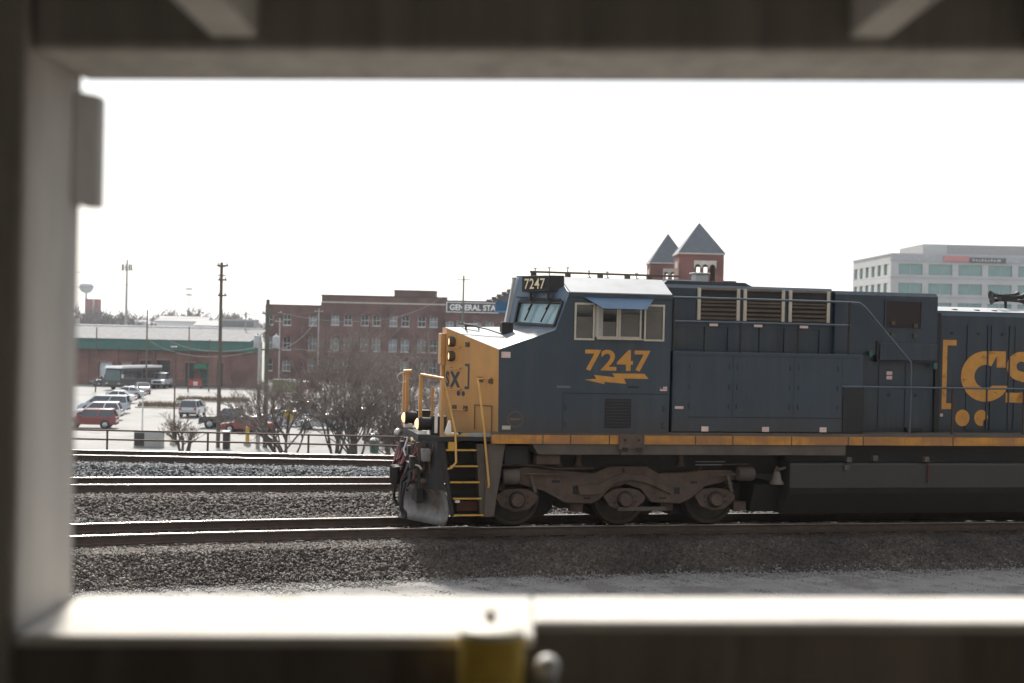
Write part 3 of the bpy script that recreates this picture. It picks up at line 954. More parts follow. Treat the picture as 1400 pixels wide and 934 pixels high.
for x in (2.06, 3.95):
    for z in (1.98, 2.3):
        b = MB(); b.box(x - 0.03, x + 0.03, -1.566, -1.551, z - 0.06, z + 0.06); P(b, 'door_hinge', NAVY_HOOD, bevel=0.006)
b = MB(); b.box(7.62, 8.06, -1.52, -1.42, 1.86, 2.74); P(b, 'notch_shadow', BLACK)  # black block stands in for the shadowed notch below the handrail
for x in (4.8, 6.03, 7.22): 
    b = MB(); b.box(x - 0.07, x + 0.07, -1.512, -1.5015, 1.865, 1.96); P(b, 'reflector', REFL)
b = MB(); b.box(4.19, 4.36, -1.509, -1.5015, 2.29, 2.34); P(b, 'reflector', REFL)
# upper hood behind the cab
b = MB()
b.prism([(-1.0, 3.385), (-1.0, 4.60), (-0.9, 4.67), (0.9, 4.67), (1.0, 4.60), (1.0, 3.385)], 4.08, 7.60, 'x'); P(b, 'blower_hood', NAVY_HOOD)
b = MB(); b.prism([(4.12, 4.672), (5.95, 4.672), (5.80, 4.74), (4.2, 4.74)], -0.85, 0.85); P(b, 'hood_cap', NAVY_HOOD)
b = MB(); b.box(4.2, 4.85, -0.80, -0.5, 4.741, 4.762); P(b, 'roof_hatch', ROOFW)
b = MB(); b.box(4.92, 5.18, -0.45, -0.2, 4.741, 4.90); b.box(4.88, 5.22, -0.49, -0.16, 4.90, 4.93); P(b, 'roof_vent', ROOFW, bevel=0.01)
b = MB(); b.prism([(-1.1, 3.385), (-1.1, 4.56), (-1.02, 4.63), (1.02, 4.63), (1.1, 4.56), (1.1, 3.385)], 7.605, 9.82, 'x'); P(b, 'radiator_hood', NAVY_HOOD)
b = MB(); b.prism([(-1.0, 1.845), (-1.0, 3.38), (1.0, 3.38), (1.0, 1.845)], 8.04, 9.82, 'x'); P(b, 'engine_hood', NAVY_HOOD)
# three intake louvres
for x0, x1 in ((4.79, 5.60), (5.735, 6.535), (6.68, 7.49)):
    b = MB(); b.box(x0, x1, -1.012, -1.001, 4.0, 4.60); lv = P(b, 'intake_louvre', BLACK)
    b = MB(); b.box(x0 - 0.03, x0 + 0.035, -1.05, -1.0125, 3.99, 4.61); b.build('louvre_post', BEIGE, lv)
    b = MB(); b.box(x1 - 0.035, x1 + 0.03, -1.05, -1.0125, 3.99, 4.61); b.build('louvre_post', BEIGE, lv)
    for k, z in enumerate((4.02, 4.10, 4.185, 4.275, 4.34, 4.40, 4.58)):
        b = MB(); b.add([(x0 + 0.036, -1.045, z), (x1 - 0.036, -1.045, z), (x1 - 0.036, -1.013, z + 0.04), (x0 + 0.036, -1.013, z + 0.04), (x0 + 0.036, -1.045, z - 0.012), (x1 - 0.036, -1.045, z - 0.012)], [(0, 1, 2, 3), (4, 5, 1, 0)])
        b.build('slat', SLAT, lv)
# ledges and posts under the louvres
for z0, z1, y in ((3.86, 3.90, -1.03), (3.52, 3.53, -1.008)):
    b = MB(); b.box(4.1, 7.6, y, -1.001, z0, z1); P(b, 'hood_ledge', NAVY_HOOD)
for x in (4.13, 4.95, 5.43, 6.08, 6.60, 7.34, 7.66):
    b = MB(); b.box(x - 0.022, x + 0.022, -1.03, -1.005, 3.39, 3.855); P(b, 'hood_post', NAVY_HOOD)
for x in (5.1, 6.02, 6.98):
    b = MB(); b.box(x - 0.085, x + 0.085, -1.045, -1.032, 3.875, 3.925); P(b, 'reflector', REFL)
# handrails on the cabinet
HR = mat('handrail_blue_grey', (0.09, 0.11, 0.13), 0.35, 0.3)
b = MB(); b.tube([(4.10, -1.45, 4.405), (7.6, -1.45, 4.40), (7.95, -1.45, 4.39), (8.06, -1.45, 4.32), (9.07, -1.45, 3.26), (9.085, -1.45, 3.1), (9.085, -1.45, 1.84)], 0.021, 8); P(b, 'handrail', HR, smooth=50)
b = MB(); b.tube([(4.12, -1.45, 3.95), (7.77, -1.45, 3.95)], 0.021, 8); P(b, 'handrail', HR, smooth=50)
for x in (4.14, 7.74):
    b = MB(); b.tube([(x, -1.45, 3.385), (x, -1.45, 4.40)], 0.026, 8); P(b, 'handrail_post', DARKST)
for x in (5.5, 6.68):
    b = MB(); b.tube([(x, -1.45, 3.385), (x, -1.45, 3.95)], 0.024, 8); P(b, 'handrail_post', DARKST)
b = MB(); b.tube([(7.60, -1.50, 2.755), (21.0, -1.50, 2.77)], 0.019, 8); P(b, 'walkway_handrail', HR, smooth=50)
for x in (8.04, 9.98, 11.55, 13.2, 14.9, 16.6, 18.3, 20.0):
    b = MB(); b.beam((x, -1.50, 1.62), (x, -1.50, 2.76), 0.035, 0.05); P(b, 'stanchion', mat('rusty_stanchion', (0.05, 0.03, 0.025), 0.7))
for s in (1,):
    b = MB(); b.tube([(4.2, 1.5, 2.76), (21.0, 1.5, 2.76)], 0.019, 6); P(b, 'walkway_handrail', HR)
# radiator end details
b = MB(); b.box(8.69, 9.45, -1.112, -1.101, 3.92, 4.45); vq = P(b, 'exhaust_vent', mat('rusty_vent', (0.022, 0.013, 0.011), 0.8))
b = MB(); b.box(8.66, 8.69, -1.125, -1.1, 3.89, 4.48); b.box(9.45, 9.48, -1.125, -1.1, 3.89, 4.48); b.box(8.69, 9.45, -1.125, -1.1, 4.45, 4.48); b.box(8.69, 9.45, -1.125, -1.1, 3.89, 3.92)
b.build('rim', NAVY_HOOD, vq)
for x, z in ((8.84, 4.02), (9.33, 3.98), (8.84, 3.78), (9.33, 3.77)):
    b = MB(); b.box(x - 0.04, x + 0.04, -1.15, -1.1015, z - 0.04, z + 0.04); P(b, 'latch', SLAT)
b = MB(); b.box(8.56, 9.80, -1.16, -1.101, 3.28, 3.62); P(b, 'hood_box', NAVY_HOOD, bevel=0.01)
b = MB(); b.box(8.50, 8.56, -1.13, -1.1015, 3.27, 3.65); b.box(8.50, 9.8, -1.17, -1.02, 3.245, 3.275); P(b, 'hood_box_edge', BLACK)
b = MB(); b.box(9.83, 9.93, -1.05, 1.05, 1.845, 4.25); P(b, 'hood_joint', BLACK)
# long hood with doors
b = MB(); b.prism([(-0.95, 1.845), (-0.95, 4.20), (-0.88, 4.29), (-0.45, 4.37), (0.45, 4.37), (0.88, 4.29), (0.95, 4.20), (0.95, 1.845)], 9.93, 20.6, 'x'); P(b, 'long_hood', NAVY_HOOD)
b = MB(); b.prism([(-0.89, 4.296), (-0.46, 4.376), (0.46, 4.376), (0.89, 4.296), (0.46, 4.39), (-0.46, 4.39)], 9.94, 20.6, 'x'); P(b, 'hood_roof', ROOFW)
x = 9.97
k = 0
while x < 20.2:
    w_ = 0.52
    b = MB(); b.box(x + 0.012, x + w_ - 0.012, -0.968, -0.951, 1.90, 4.02); d_ = P(b, 'hood_door', NAVY_HOOD)
    b = MB(); b.box(x + w_ * 0.5 - 0.03, x + w_ * 0.5 + 0.03, -0.985, -0.9685, 3.82, 3.87); b.build('latch', BLACK, d_)
    x += w_ + (0.02 if k % 3 else 0.07); k += 1
for x in (8.62, 9.2):
    b = MB(); b.box(x, x + 0.54, -1.016, -1.001, 1.92, 3.2); d_ = P(b, 'hood_door', NAVY_HOOD)
    b = MB(); b.box(x + 0.2, x + 0.26, -1.03, -1.0165, 2.55, 2.62); b.build('latch', BLACK, d_)
for z in (3.02, 2.93):
    b = MB(); b.box(8.78, 8.90, -1.03, -1.017, z - 0.035, z + 0.035); P(b, 'door_label', REFL)
b = MB(); b.box(9.2, 9.55, -1.12, -1.02, 1.86, 1.93); P(b, 'drain_box', BLACK)
b = MB(); b.box(10.0, 10.06, -0.985, -0.969, 2.16, 2.22); P(b, 'door_label', REFL)
for x, z in ((8.35, 3.4), (9.75, 3.18)):
    b = MB(); b.box(x - 0.04, x + 0.04, -1.2, -1.12, z - 0.06, z + 0.06); P(b, 'marker', mat('teal_marker', (0.02, 0.08, 0.08), 0.3))


# big hood lettering: bracket, C, S, X and two dots
def ring(cx, cz, ro, ri, a0, a1, n, sx=1.0):
    vv = []; ff = []
    for i in range(n + 1):
        a_ = R(a0 + (a1 - a0) * i / n)
        vv += [(cx + ro * sx * math.cos(a_), -0.974, cz + ro * math.sin(a_)), (cx + ri * sx * math.cos(a_), -0.974, cz + ri * math.sin(a_))]
        if i: ff.append((2 * i - 2, 2 * i, 2 * i + 1, 2 * i - 1))
    return vv, ff


def quad(b, pts_): b.add([(x, -0.974, z) for x, z in pts_], [tuple(range(len(pts_)))])


b = MB()
quad(b, [(10.03, 2.31), (10.13, 2.31), (10.13, 3.71), (10.03, 3.71)])
quad(b, [(10.13, 3.60), (10.33, 3.60), (10.33, 3.71), (10.13, 3.71)]); quad(b, [(10.13, 2.31), (10.28, 2.31), (10.28, 2.43), (10.13, 2.43)])
P(b, 'bracket_mark', GOLD)
b = MB(); v_, f_ = ring(11.0, 2.985, 0.515, 0.235, 62, 300, 26, 1.08); b.add(v_, f_)
quad(b, [(11.24, 3.44), (11.24, 3.17), (11.44, 3.17), (11.44, 3.50), (11.0, 3.50), (11.0, 3.44)])
quad(b, [(11.127, 2.781), (11.15, 2.80), (11.50, 2.80), (11.46, 2.70), (11.40, 2.62), (11.34, 2.575), (11.278, 2.539)])
P(b, 'letter_c', GOLD)
b = MB()
v_, f_ = ring(11.80, 3.20, 0.30, 0.10, 60, 270, 18, 1.1); b.add(v_, f_)
v_, f_ = ring(11.86, 2.77, 0.31, 0.11, -120, 90, 18, 1.1); b.add(v_, f_)
quad(b, [(11.80, 2.88), (11.80, 3.10), (11.88, 3.08), (11.88, 2.88)]); quad(b, [(11.86, 3.30), (12.3, 3.30), (12.3, 3.50), (11.86, 3.50)]); quad(b, [(11.46, 2.46), (11.86, 2.46), (11.86, 2.66), (11.46, 2.66)])
P(b, 'letter_s', GOLD)
b = MB(); quad(b, [(12.4, 3.5), (12.75, 3.5), (13.45, 2.46), (13.1, 2.46)]); b.add([(x, -0.978, z) for x, z in [(12.4, 2.46), (12.75, 2.46), (13.45, 3.5), (13.1, 3.5)]], [(0, 1, 2, 3)])
P(b, 'letter_x', GOLD)
b = MB(); b.add([(10.50 + 0.16 * math.cos(k * 0.3142), -0.974, 2.135 + 0.17 * math.sin(k * 0.3142)) for k in range(20)], [tuple(range(20))]); P(b, 'dot_mark', GOLD)
b = MB(); b.add([(10.97, -0.974, 2.09)] + [(10.92 + 0.155 * math.cos(R(-5 + k * 16.2)), -0.974, 2.14 + 0.165 * math.sin(R(-5 + k * 16.2))) for k in range(19)], [tuple(range(20))]); P(b, 'dot_mark', GOLD)
for x in (11.03, 11.52):  # door edges standing proud of the lettering
    b = MB(); b.box(x - 0.014, x + 0.014, -0.992, -0.976, 1.9, 4.02); P(b, 'door_edge', NAVY_HOOD)

# horn
hn = MB(); hn.tube([(11.85, -0.25, 4.37), (11.85, -0.25, 4.62)], 0.03, 8); hn.box(11.7, 12.05, -0.35, -0.15, 4.54, 4.64)
ho = P(hn, 'horn', BLACK)
for dx, z, L, y in ((-1, 4.66, 0.44, -0.34), (1, 4.64, 0.36, -0.3), (1, 4.55, 0.34, -0.4), (-1, 4.56, 0.30, -0.16), (1, 4.68, 0.3, -0.15)):
    b = MB(); b.lathe([(0.02, 0), (0.025, 0.5 * L * dx), (0.05, 0.82 * L * dx), (0.095, L * dx), (0.06, 0.95 * L * dx)], (11.88, y, z), 'x', 12); b.build('trumpet', BLACK, ho, 50)
# small roof bits on the long hood
for x in (10.4, 10.9, 11.3, 12.3, 13.1):
    b = MB(); b.lathe([(0.07, 4.29), (0.07, 4.335), (0.04, 4.345), (0, 4.345)], (x, -0.72, 0.0), n=10); P(b, 'lifting_lug', SLAT)

# trucks
def make_truck(x0):
    t = bpy.data.objects.new('truck', None); col.objects.link(t); t.parent = LOCO; t.location = (x0, 0, 0)
    sf = [(1.10, 1.10), (1.399, 1.16), (1.733, 1.115), (2.716, 1.031), (3.022, 1.165), (3.772, 1.166), (3.995, 1.031), (4.565, 1.046), (4.9, 1.1), (5.5, 1.1), (5.6, 0.95), (5.3, 0.86), (4.95, 0.78), (4.861, 0.70), (4.641, 0.532), (4.453, 0.448), (3.883, 0.474), (3.657, 0.731), (3.341, 0.836), (3.033, 0.732), (2.851, 0.539), (2.699, 0.45), (2.176, 0.467), (1.743, 0.70), (1.40, 0.80), (1.05, 0.90)]
    for s in (-1, 1):
        b = MB(); b.prism(sf, s * 1.18, s * 0.96); o = b.build('side_frame', TRUCK, t, bevel=0.015)
        chv = [(2.399, 0.814), (2.769, 0.813), (3.013, 0.932), (3.259, 1.051), (3.76, 0.991), (4.206, 0.75), (4.273, 0.63), (3.764, 0.851), (3.449, 0.902), (3.201, 0.882), (2.835, 0.629), (2.435, 0.631)]
        b = MB(); b.prism(chv, s * 1.25, s * 1.181); b.build('equalizer', TRUCK, t, bevel=0.015)
        for xc in (1.24, 3.345, 5.165):
            # wheel: tread, flange, dished web
            # flange faces the track centre
            sign = -1 if s > 0 else 1
            b = MB()
            pr = [(0.10, -0.06), (0.42, -0.045), (0.44, -0.07), (0.51, -0.07), (0.53, 0.0), (0.533, 0.03), (0.556, 0.05), (0.556, 0.075), (0.44, 0.075), (0.42, 0.03), (0.1, 0.05)]
            b.lathe([(r_, h_ * sign) for r_, h_ in pr], (xc, s * 0.765, 0.533), 'y', 36)
            b.build('wheel', WHEEL, t, 40)
            b = MB()
            b.lathe([(0.115, s * 1.30), (0.13, s * 1.28), (0.13, s * 0.85)], (xc, 0, 0.533), 'y', 14)
            b.build('axle_cap', TRUCK, t, 40)
            b = MB()
            bp_ = [(xc - 0.42, 0.60), (xc - 0.25, 0.72), (xc - 0.12, 0.74), (xc + 0.12, 0.74), (xc + 0.25, 0.72), (xc + 0.42, 0.60), (xc + 0.40, 0.50), (xc + 0.20, 0.34), (xc - 0.05, 0.31), (xc - 0.30, 0.40)]
            b.prism(bp_, s * 1.16, s * 0.9); b.build('journal_box', TRUCK, t, bevel=0.015)
        for xc in (0.93, 1.55, 4.86, 5.47):
            b = MB(); b.lathe([(0.075 + (0.02 if k % 2 else 0.0), 0.70 + k * 0.022) for k in range(14)], (xc, s * 1.08, 0), n=12); b.build('coil_spring', WHEEL, t, 40)
        for xc in (1.24, 3.345, 5.165):
            b = MB(); b.lathe([(0.15, s * 1.165), (0.165, s * 1.185), (0.145, s * 1.2), (0.132, s * 1.19)], (xc, 0, 0.533), 'y', 18); b.build('cap_ring', BLACK, t, 40)
            for q in (0.5, 2.6, 3.7, 5.8):
                b = MB(); b.lathe([(0.02, s * 1.165), (0.02, s * 1.185), (0, s * 1.186)], (xc + 0.24 * math.cos(q), 0, 0.54 + 0.12 * math.sin(q)), 'y', 6); b.build('bolt', WHEEL, t)
        for (x, z, w_, h_) in ((2.36, 0.72, 0.10, 0.16), (4.38, 0.70, 0.12, 0.13), (1.98, 0.88, 0.16, 0.05), (4.72, 0.86, 0.14, 0.05), (3.30, 1.08, 0.05, 0.10), (2.6, 0.56, 0.14, 0.04), (4.1, 0.56, 0.14, 0.04)):
            b = MB(); b.box(x - w_ / 2, x + w_ / 2, s * 1.18 - 0.004, s * 1.18 + 0.004, z - h_ / 2, z + h_ / 2); b.build('casting_pocket', BLACK, t)  # flat black plates paint in the dark of the casting holes
        b = MB(); b.prism([(1.75, 0.72), (2.17, 0.49), (2.70, 0.47), (2.70, 0.51), (2.19, 0.53), (1.78, 0.76)], s * 1.20, s * 1.181); b.build('flange_rib', TRUCK, t)
        b = MB(); b.prism([(3.88, 0.49), (4.45, 0.47), (4.64, 0.55), (4.86, 0.72), (4.84, 0.75), (4.62, 0.59), (4.44, 0.51), (3.88, 0.53)], s * 1.20, s * 1.181); b.build('flange_rib', TRUCK, t)
        b = MB(); b.prism([(1.74, 1.08), (2.72, 1.00), (3.03, 1.13), (3.77, 1.13), (3.99, 1.0), (4.56, 1.01), (4.56, 1.045), (3.995, 1.03), (3.772, 1.165), (3.022, 1.164), (2.716, 1.03), (1.74, 1.112)], s * 1.20, s * 1.181); b.build('top_rib', TRUCK, t)
        for xc, zc in ((1.10, 0.98), (5.76, 1.03)):
            b = MB(); b.lathe([(0.0, xc - 0.17), (0.12, xc - 0.17), (0.145, xc - 0.14), (0.145, xc + 0.12), (0.12, xc + 0.16), (0.05, xc + 0.17)], (0, s * 1.22, zc), 'x', 16)
            b.build('brake_cylinder', SILL, t, 40)
        for xa, za, xb, zb in ((1.48, 1.02, 1.58, 0.68), (5.38, 1.02, 5.48, 0.68)):
            b = MB(); b.beam((xa, s * 1.24, za), (xb, s * 1.24, zb), 0.04, 0.06); b.build('brake_hanger', SILL, t)
        b = MB(); b.tube([(0.9, s * 1.26, 1.20), (1.6, s * 1.26, 1.19), (1.95, s * 1.26, 1.13), (2.7, s * 1.26, 1.14)], 0.014, 6); b.tube([(1.3, s * 1.26, 1.03), (2.1, s * 1.26, 1.03)], 0.02, 6); b.build('brake_pipe', TRUCK, t)
        b = MB(); b.tube([(5.0, s * 1.26, 1.0), (5.6, s * 1.26, 1.02)], 0.02, 6); b.tube([(4.75, s * 1.26, 1.06), (4.85, s * 1.26, 1.2), (5.8, s * 1.26, 1.22)], 0.014, 6); b.build('brake_pipe', TRUCK, t)
        for x in (2.45, 4.25, 0.75, 5.75):
            b = MB(); b.box(x - 0.13, x + 0.13, s * 0.80, s * 0.98, 0.28, 0.46); b.build('brake_shoe', TRUCK, t, bevel=0.02)
        b = MB(); b.beam((3.2, s * 1.2, 0.36), (4.15, s * 1.2, 0.36), 0.05, 0.07); b.build('traction_rod', SILL, t)
    b = MB(); b.box(1.6, 5.0, -0.62, 0.62, 0.42, 0.95); b.build('bolster', DARKST, t)
    for xc in (1.62, 3.73, 4.78):
        b = MB(); b.prism([(xc - 0.48, 0.30), (xc - 0.30, 0.14), (xc + 0.30, 0.14), (xc + 0.48, 0.30), (xc + 0.48, 0.75), (xc - 0.48, 0.75)], -0.52, 0.52); b.build('traction_motor', DARKST, t, bevel=0.03)
    for x in (0.85, 2.35, 4.25, 5.75):
        b = MB(); b.box(x - 0.18, x + 0.18, -0.60, 0.60, 0.30, 0.80); b.build('brake_beam', DARKST, t, bevel=0.03)
    for xc in (1.24, 3.345, 5.165):
        b = MB(); b.lathe([(0.09, -0.9), (0.09, 0.9)], (xc, 0, 0.533), 'y', 14); b.build('axle', DARKST, t, 40)
    return t


tk = make_truck(0)
tk2 = copy_tree(tk, LOCO); tk2.location = (14.2, 0, 0)
b = MB(); b.box(2.6, 4.2, -0.9, 0.9, 0.95, 1.02); P(b, 'truck_bolster', DARKST)
for x, z in ((2.45, 1.30), (4.5, 1.28), (2.05, 1.25)):
    b = MB(); b.lathe([(0.09, 1.16), (0.05, 1.26), (0.05, 1.36)], (x, -1.05, 0), n=10); P(b, 'snubber', TRUCK, smooth=40)
b = MB(); b.box(0.95, 1.40, -1.35, -1.0, 1.22, 1.56); P(b, 'sand_box', BLACK)
b = MB(); b.box(1.55, 2.0, -1.40, -1.1, 1.22, 1.40); P(b, 'valve_box', TRUCK, bevel=0.02)
b = MB(); b.tube([(4.7, -1.3, 1.27), (5.3, -1.3, 1.27)], 0.012, 6); b.tube([(4.7, -1.3, 1.21), (5.25, -1.3, 1.21)], 0.012, 6); P(b, 'sand_pipe', STEELB)
# fuel tank
b = MB(); b.prism([(-1.42, 1.27), (-1.45, 1.22), (-1.45, 0.78), (-1.38, 0.66), (-1.05, 0.22), (1.05, 0.22), (1.38, 0.66), (1.45, 0.78), (1.45, 1.22), (1.42, 1.27)], 6.58, 14.2, 'x'); P(b, 'fuel_tank', TANK, bevel=0.02)
b = MB(); b.prism([(-1.1, 0.80), (-0.85, 0.25), (0.85, 0.25), (1.1, 0.80)], 6.0, 6.575, 'x'); P(b, 'tank_end', DARKST)
b = MB(); b.box(6.58, 14.2, -1.2, 1.2, 1.27, 1.60); P(b, 'tank_saddle', BLACK)
b = MB(); b.lathe([(0.14, 0.84), (0.135, 0.87), (0.095, 0.93), (0.075, 1.04), (0.05, 1.08), (0.0, 1.09)], (6.37, -1.3, 0), n=16); bl = P(b, 'bell', mat('dusty_bell', (0.12, 0.10, 0.085), 0.7), smooth=50)
b = MB(); b.beam((6.32, -1.3, 1.10), (6.55, -1.3, 1.16), 0.05, 0.05); b.beam((6.37, -1.3, 1.08), (6.37, -1.3, 1.18), 0.05, 0.05); b.build('bell_bracket', SILL, bl)
b = MB(); b.tube([(9.5, -1.47, 1.25), (9.5, -1.47, 0.88)], 0.02, 6); P(b, 'emergency_pull', mat('dull_red_pull', (0.09, 0.014, 0.013), 0.7))
for x, z in ((7.8, 1.33), (7.75, 1.18), (8.35, 1.36), (9.45, 1.34)):
    b = MB(); b.box(x - 0.05, x + 0.05, -1.5, -1.4, z - 0.05, z + 0.05); P(b, 'filler_fitting', SILL)

# front platform, steps, rails, pilot
b = MB(); b.prism([(-0.62, -0.95), (-0.30, -1.48), (0.70, -1.48), (0.70, 1.48), (-0.30, 1.48), (-0.62, 0.95)], 1.66, 1.735, 'z'); P(b, 'front_platform', DARKST)
b = MB(); b.box(0.10, 0.68, -1.47, -1.38, 1.7355, 1.80); P(b, 'platform_edge', NOSETOP)
b = MB(); b.prism([(-0.62, -0.9), (-0.50, -0.9), (-0.20, -1.45), (-0.34, -1.45)], 0.75, 1.655, 'z'); b.box(-0.62, -0.50, -0.9, 0.9, 0.45, 1.655); b.prism([(-0.62, 0.9), (-0.50, 0.9), (-0.20, 1.45), (-0.34, 1.45)], 0.75, 1.655, 'z'); P(b, 'pilot_plate', DARKST)
# steps: stringers, treads
b = MB(); b.prism([(0.60, 1.60), (0.93, 1.60), (0.74, 0.26), (0.56, 0.26)], -1.46, -1.40); P(b, 'step_stringer', SILL)
b = MB(); b.prism([(-0.30, 1.60), (-0.20, 1.60), (0.0, 0.26), (-0.06, 0.26)], -1.46, -1.40); P(b, 'step_stringer', DARKST)
b = MB(); b.prism([(-0.20, 1.6), (0.62, 1.6), (0.58, 0.26), (0.0, 0.26)], -1.12, -1.10); P(b, 'step_back', DARKST)
b = MB(); b.prism([(0.40, 1.60), (0.62, 1.60), (0.60, 0.26), (0.50, 0.26)], -1.40, -1.12); P(b, 'step_side', SILL)
for (x0, x1, z) in ((-0.2, 0.25, 1.775), (-0.18, 0.385, 1.505), (-0.10, 0.42, 1.21), (-0.09, 0.455, 0.915), (-0.03, 0.505, 0.615), (0.0, 0.55, 0.31)):
    b = MB(); b.box(x0, x1, -1.49, -1.475, z - 0.03, z); st = P(b, 'step', YELLOW)
    if z < 1.7:
        b = MB(); b.box(x0 + 0.01, x1 - 0.01, -1.4745, -1.13, z - 0.03, z - 0.008); b.build('tread', DARKST, st)
b = MB(); b.box(0.10, 0.48, -1.2, -1.13, 0.34, 0.52); P(b, 'step_riser', mat('rusty_red_plate', (0.13, 0.05, 0.035), 0.8))
b = MB(); b.box(0.02, 0.10, -1.45, -1.3, 0.52, 0.57); P(b, 'step_light', WHITE)
for pts_ in ([(-0.242, -1.46, 2.74), (-0.13, -1.46, 2.3), (-0.018, -1.48, 1.83), (0.009, -1.50, 1.27), (-0.08, -1.50, 1.16), (-0.14, -1.44, 1.14)], [(0.50, -1.38, 2.80), (0.384, -1.46, 2.80), (0.42, -1.47, 2.6), (0.514, -1.49, 1.90), (0.63, -1.50, 0.86), (0.63, -1.45, 0.80)]):
    b = MB(); b.tube(pts_, 0.021, 8); P(b, 'grab_rail', mat('gold_handrail', (0.62, 0.36, 0.10), 0.5), smooth=50)
# front handrail frames
for s in (-1, 1):
    b = MB()
    b.beam((-0.58, s * 0.88, 1.73), (-0.58, s * 0.88, 2.83), 0.10, 0.06); P(b, 'front_post', ORANGE)
    b = MB(); b.beam((-0.26 - (0.3 if s > 0 else 0), s * 1.42, 1.73), (-0.26 - (0.3 if s > 0 else 0), s * 1.42, 2.78), 0.14, 0.05); P(b, 'front_post', ORANGE)
    if s < 0:
        b = MB(); b.tube([(-0.58, s * 0.88, 2.84), (-0.24, s * 1.44, 2.79)], 0.032, 8); P(b, 'front_rail', ORANGE, smooth=50)
b = MB(); b.tube([(-0.66, 0.88, 2.83), (-0.50, 0.88, 2.84)], 0.05, 8); P(b, 'post_cap', ORANGE)
b = MB()
b.tube([(-0.68 + 0.10 * math.cos(k * 0.3927), 0.84, 2.72 + 0.10 * math.sin(k * 0.3927)) for k in range(17)], 0.012, 6, caps=False); P(b, 'chain_loop', STEELB)
b = MB(); b.tube([(-0.36, -0.9, 1.74), (-0.36, -0.9, 2.62)], 0.03, 6); P(b, 'uncoupling_stand', ORANGE)
b = MB(); b.beam((-0.33, -1.2, 1.78), (-0.33, -1.2, 2.25), 0.05, 0.05); P(b, 'flag_holder', WHITE)
b = MB(); b.box(-0.20, 0.05, -1.44, -1.30, 1.736, 1.80); b.prism([(-0.20, 1.80), (-0.13, 2.02), (-0.10, 2.02), (-0.08, 1.80)], -1.44, -1.36); P(b, 'corner_gusset', WHITE)
b = MB(); b.box(-0.14, 0.02, -1.49, -1.40, 1.5, 1.64); P(b, 'step_marker', YELLOW)
# ditch lights
for s in (-1, 1):
    b = MB(); b.lathe([(0.09, 0.16), (0.12, 0.10), (0.125, -0.12), (0.105, -0.125), (0.10, -0.09)], (-0.50, s * 0.9 + (0 if s < 0 else -0.05), 1.93), 'x', 16); dl = P(b, 'ditch_light', DARKST, smooth=40)
    b = MB(); b.lathe([(0.0, -0.185), (0.05, -0.175), (0.09, -0.15), (0.103, -0.126)], (-0.50, s * 0.9 + (0 if s < 0 else -0.05), 1.93), 'x', 16); b.build('lens', LAMP, dl)
    b = MB(); b.box(-0.38, -0.10, s * 0.9 - 0.14, s * 0.9 + 0.14, 1.74, 2.08); b.build('lamp_box', DARKST, dl, bevel=0.01)
    b = MB(); b.box(-0.62, -0.46, s * 0.9 - 0.09, s * 0.9 + 0.09, 1.737, 1.80); b.build('lamp_base', WHITE, dl)
b = MB(); b.lathe([(0.0, 1.56), (0.06, 1.57), (0.085, 1.63), (0.06, 1.70), (0.02, 1.72)], (-0.76, 0.75, 0), n=12); P(b, 'round_knob', STEELB, smooth=50)  # small rounded steel knob ahead of the platform edge
# snow plow: two concave mouldboards meeting in the middle
for s in (-1, 1):
    b = MB()
    vv = []; ff = []
    n1, n2 = 8, 6
    for i in range(n1 + 1):
        u_ = i / n1
        for j in range(n2 + 1):
            w_ = j / n2
            z = 0.085 + 0.66 * w_
            bulge = 0.16 * (4 * (w_ - 0.45) ** 2)
            vv.append((-0.86 + 0.62 * u_ + 0.14 - bulge * (1 - 0.3 * u_), s * (0.05 + 1.36 * u_), z))
    for i in range(n1):
        for j in range(n2):
            q = i * (n2 + 1) + j
            ff.append((q, q + n2 + 1, q + n2 + 2, q + 1))
    b.add(vv, ff)
    o = P(b, 'plow_blade', PLOW, smooth=60)
    sm = o.modifiers.new('thick', 'SOLIDIFY'); sm.thickness = 0.03
# coupler
b = MB(); b.box(-0.75, -0.3, -0.12, 0.12, 0.76, 1.0)
cp = P(b, 'coupler', TRUCK, bevel=0.03)
b = MB(); b.prism([(-1.02, -0.24), (-0.90, -0.26), (-0.76, -0.14), (-0.76, 0.2), (-0.90, 0.24), (-1.0, 0.14), (-0.9, 0.05), (-0.9, -0.08)], 0.72, 1.06, 'z'); b.build('knuckle', DARKST, cp, bevel=0.02)
for z0, z1 in ((0.60, 0.72), (1.05, 1.2)):
    b = MB(); b.box(-0.72, -0.5, -0.3, 0.3, z0, z1); b.build('draft_plate', DARKST, cp, bevel=0.02)
b = MB(); b.tube([(-0.72, -1.0, 1.10), (-0.74, -1.0, 1.2), (-0.78, -0.25, 1.2), (-0.8, -0.2, 1.05)], 0.02, 6); P(b, 'uncoupling_lever', STEELB)
b = MB(); b.beam((-0.68, -0.5, 1.62), (-0.62, -1.05, 1.35), 0.04, 0.06); P(b, 'uncoupling_handle', mat('worn_gold_bar', (0.45, 0.26, 0.10), 0.6))
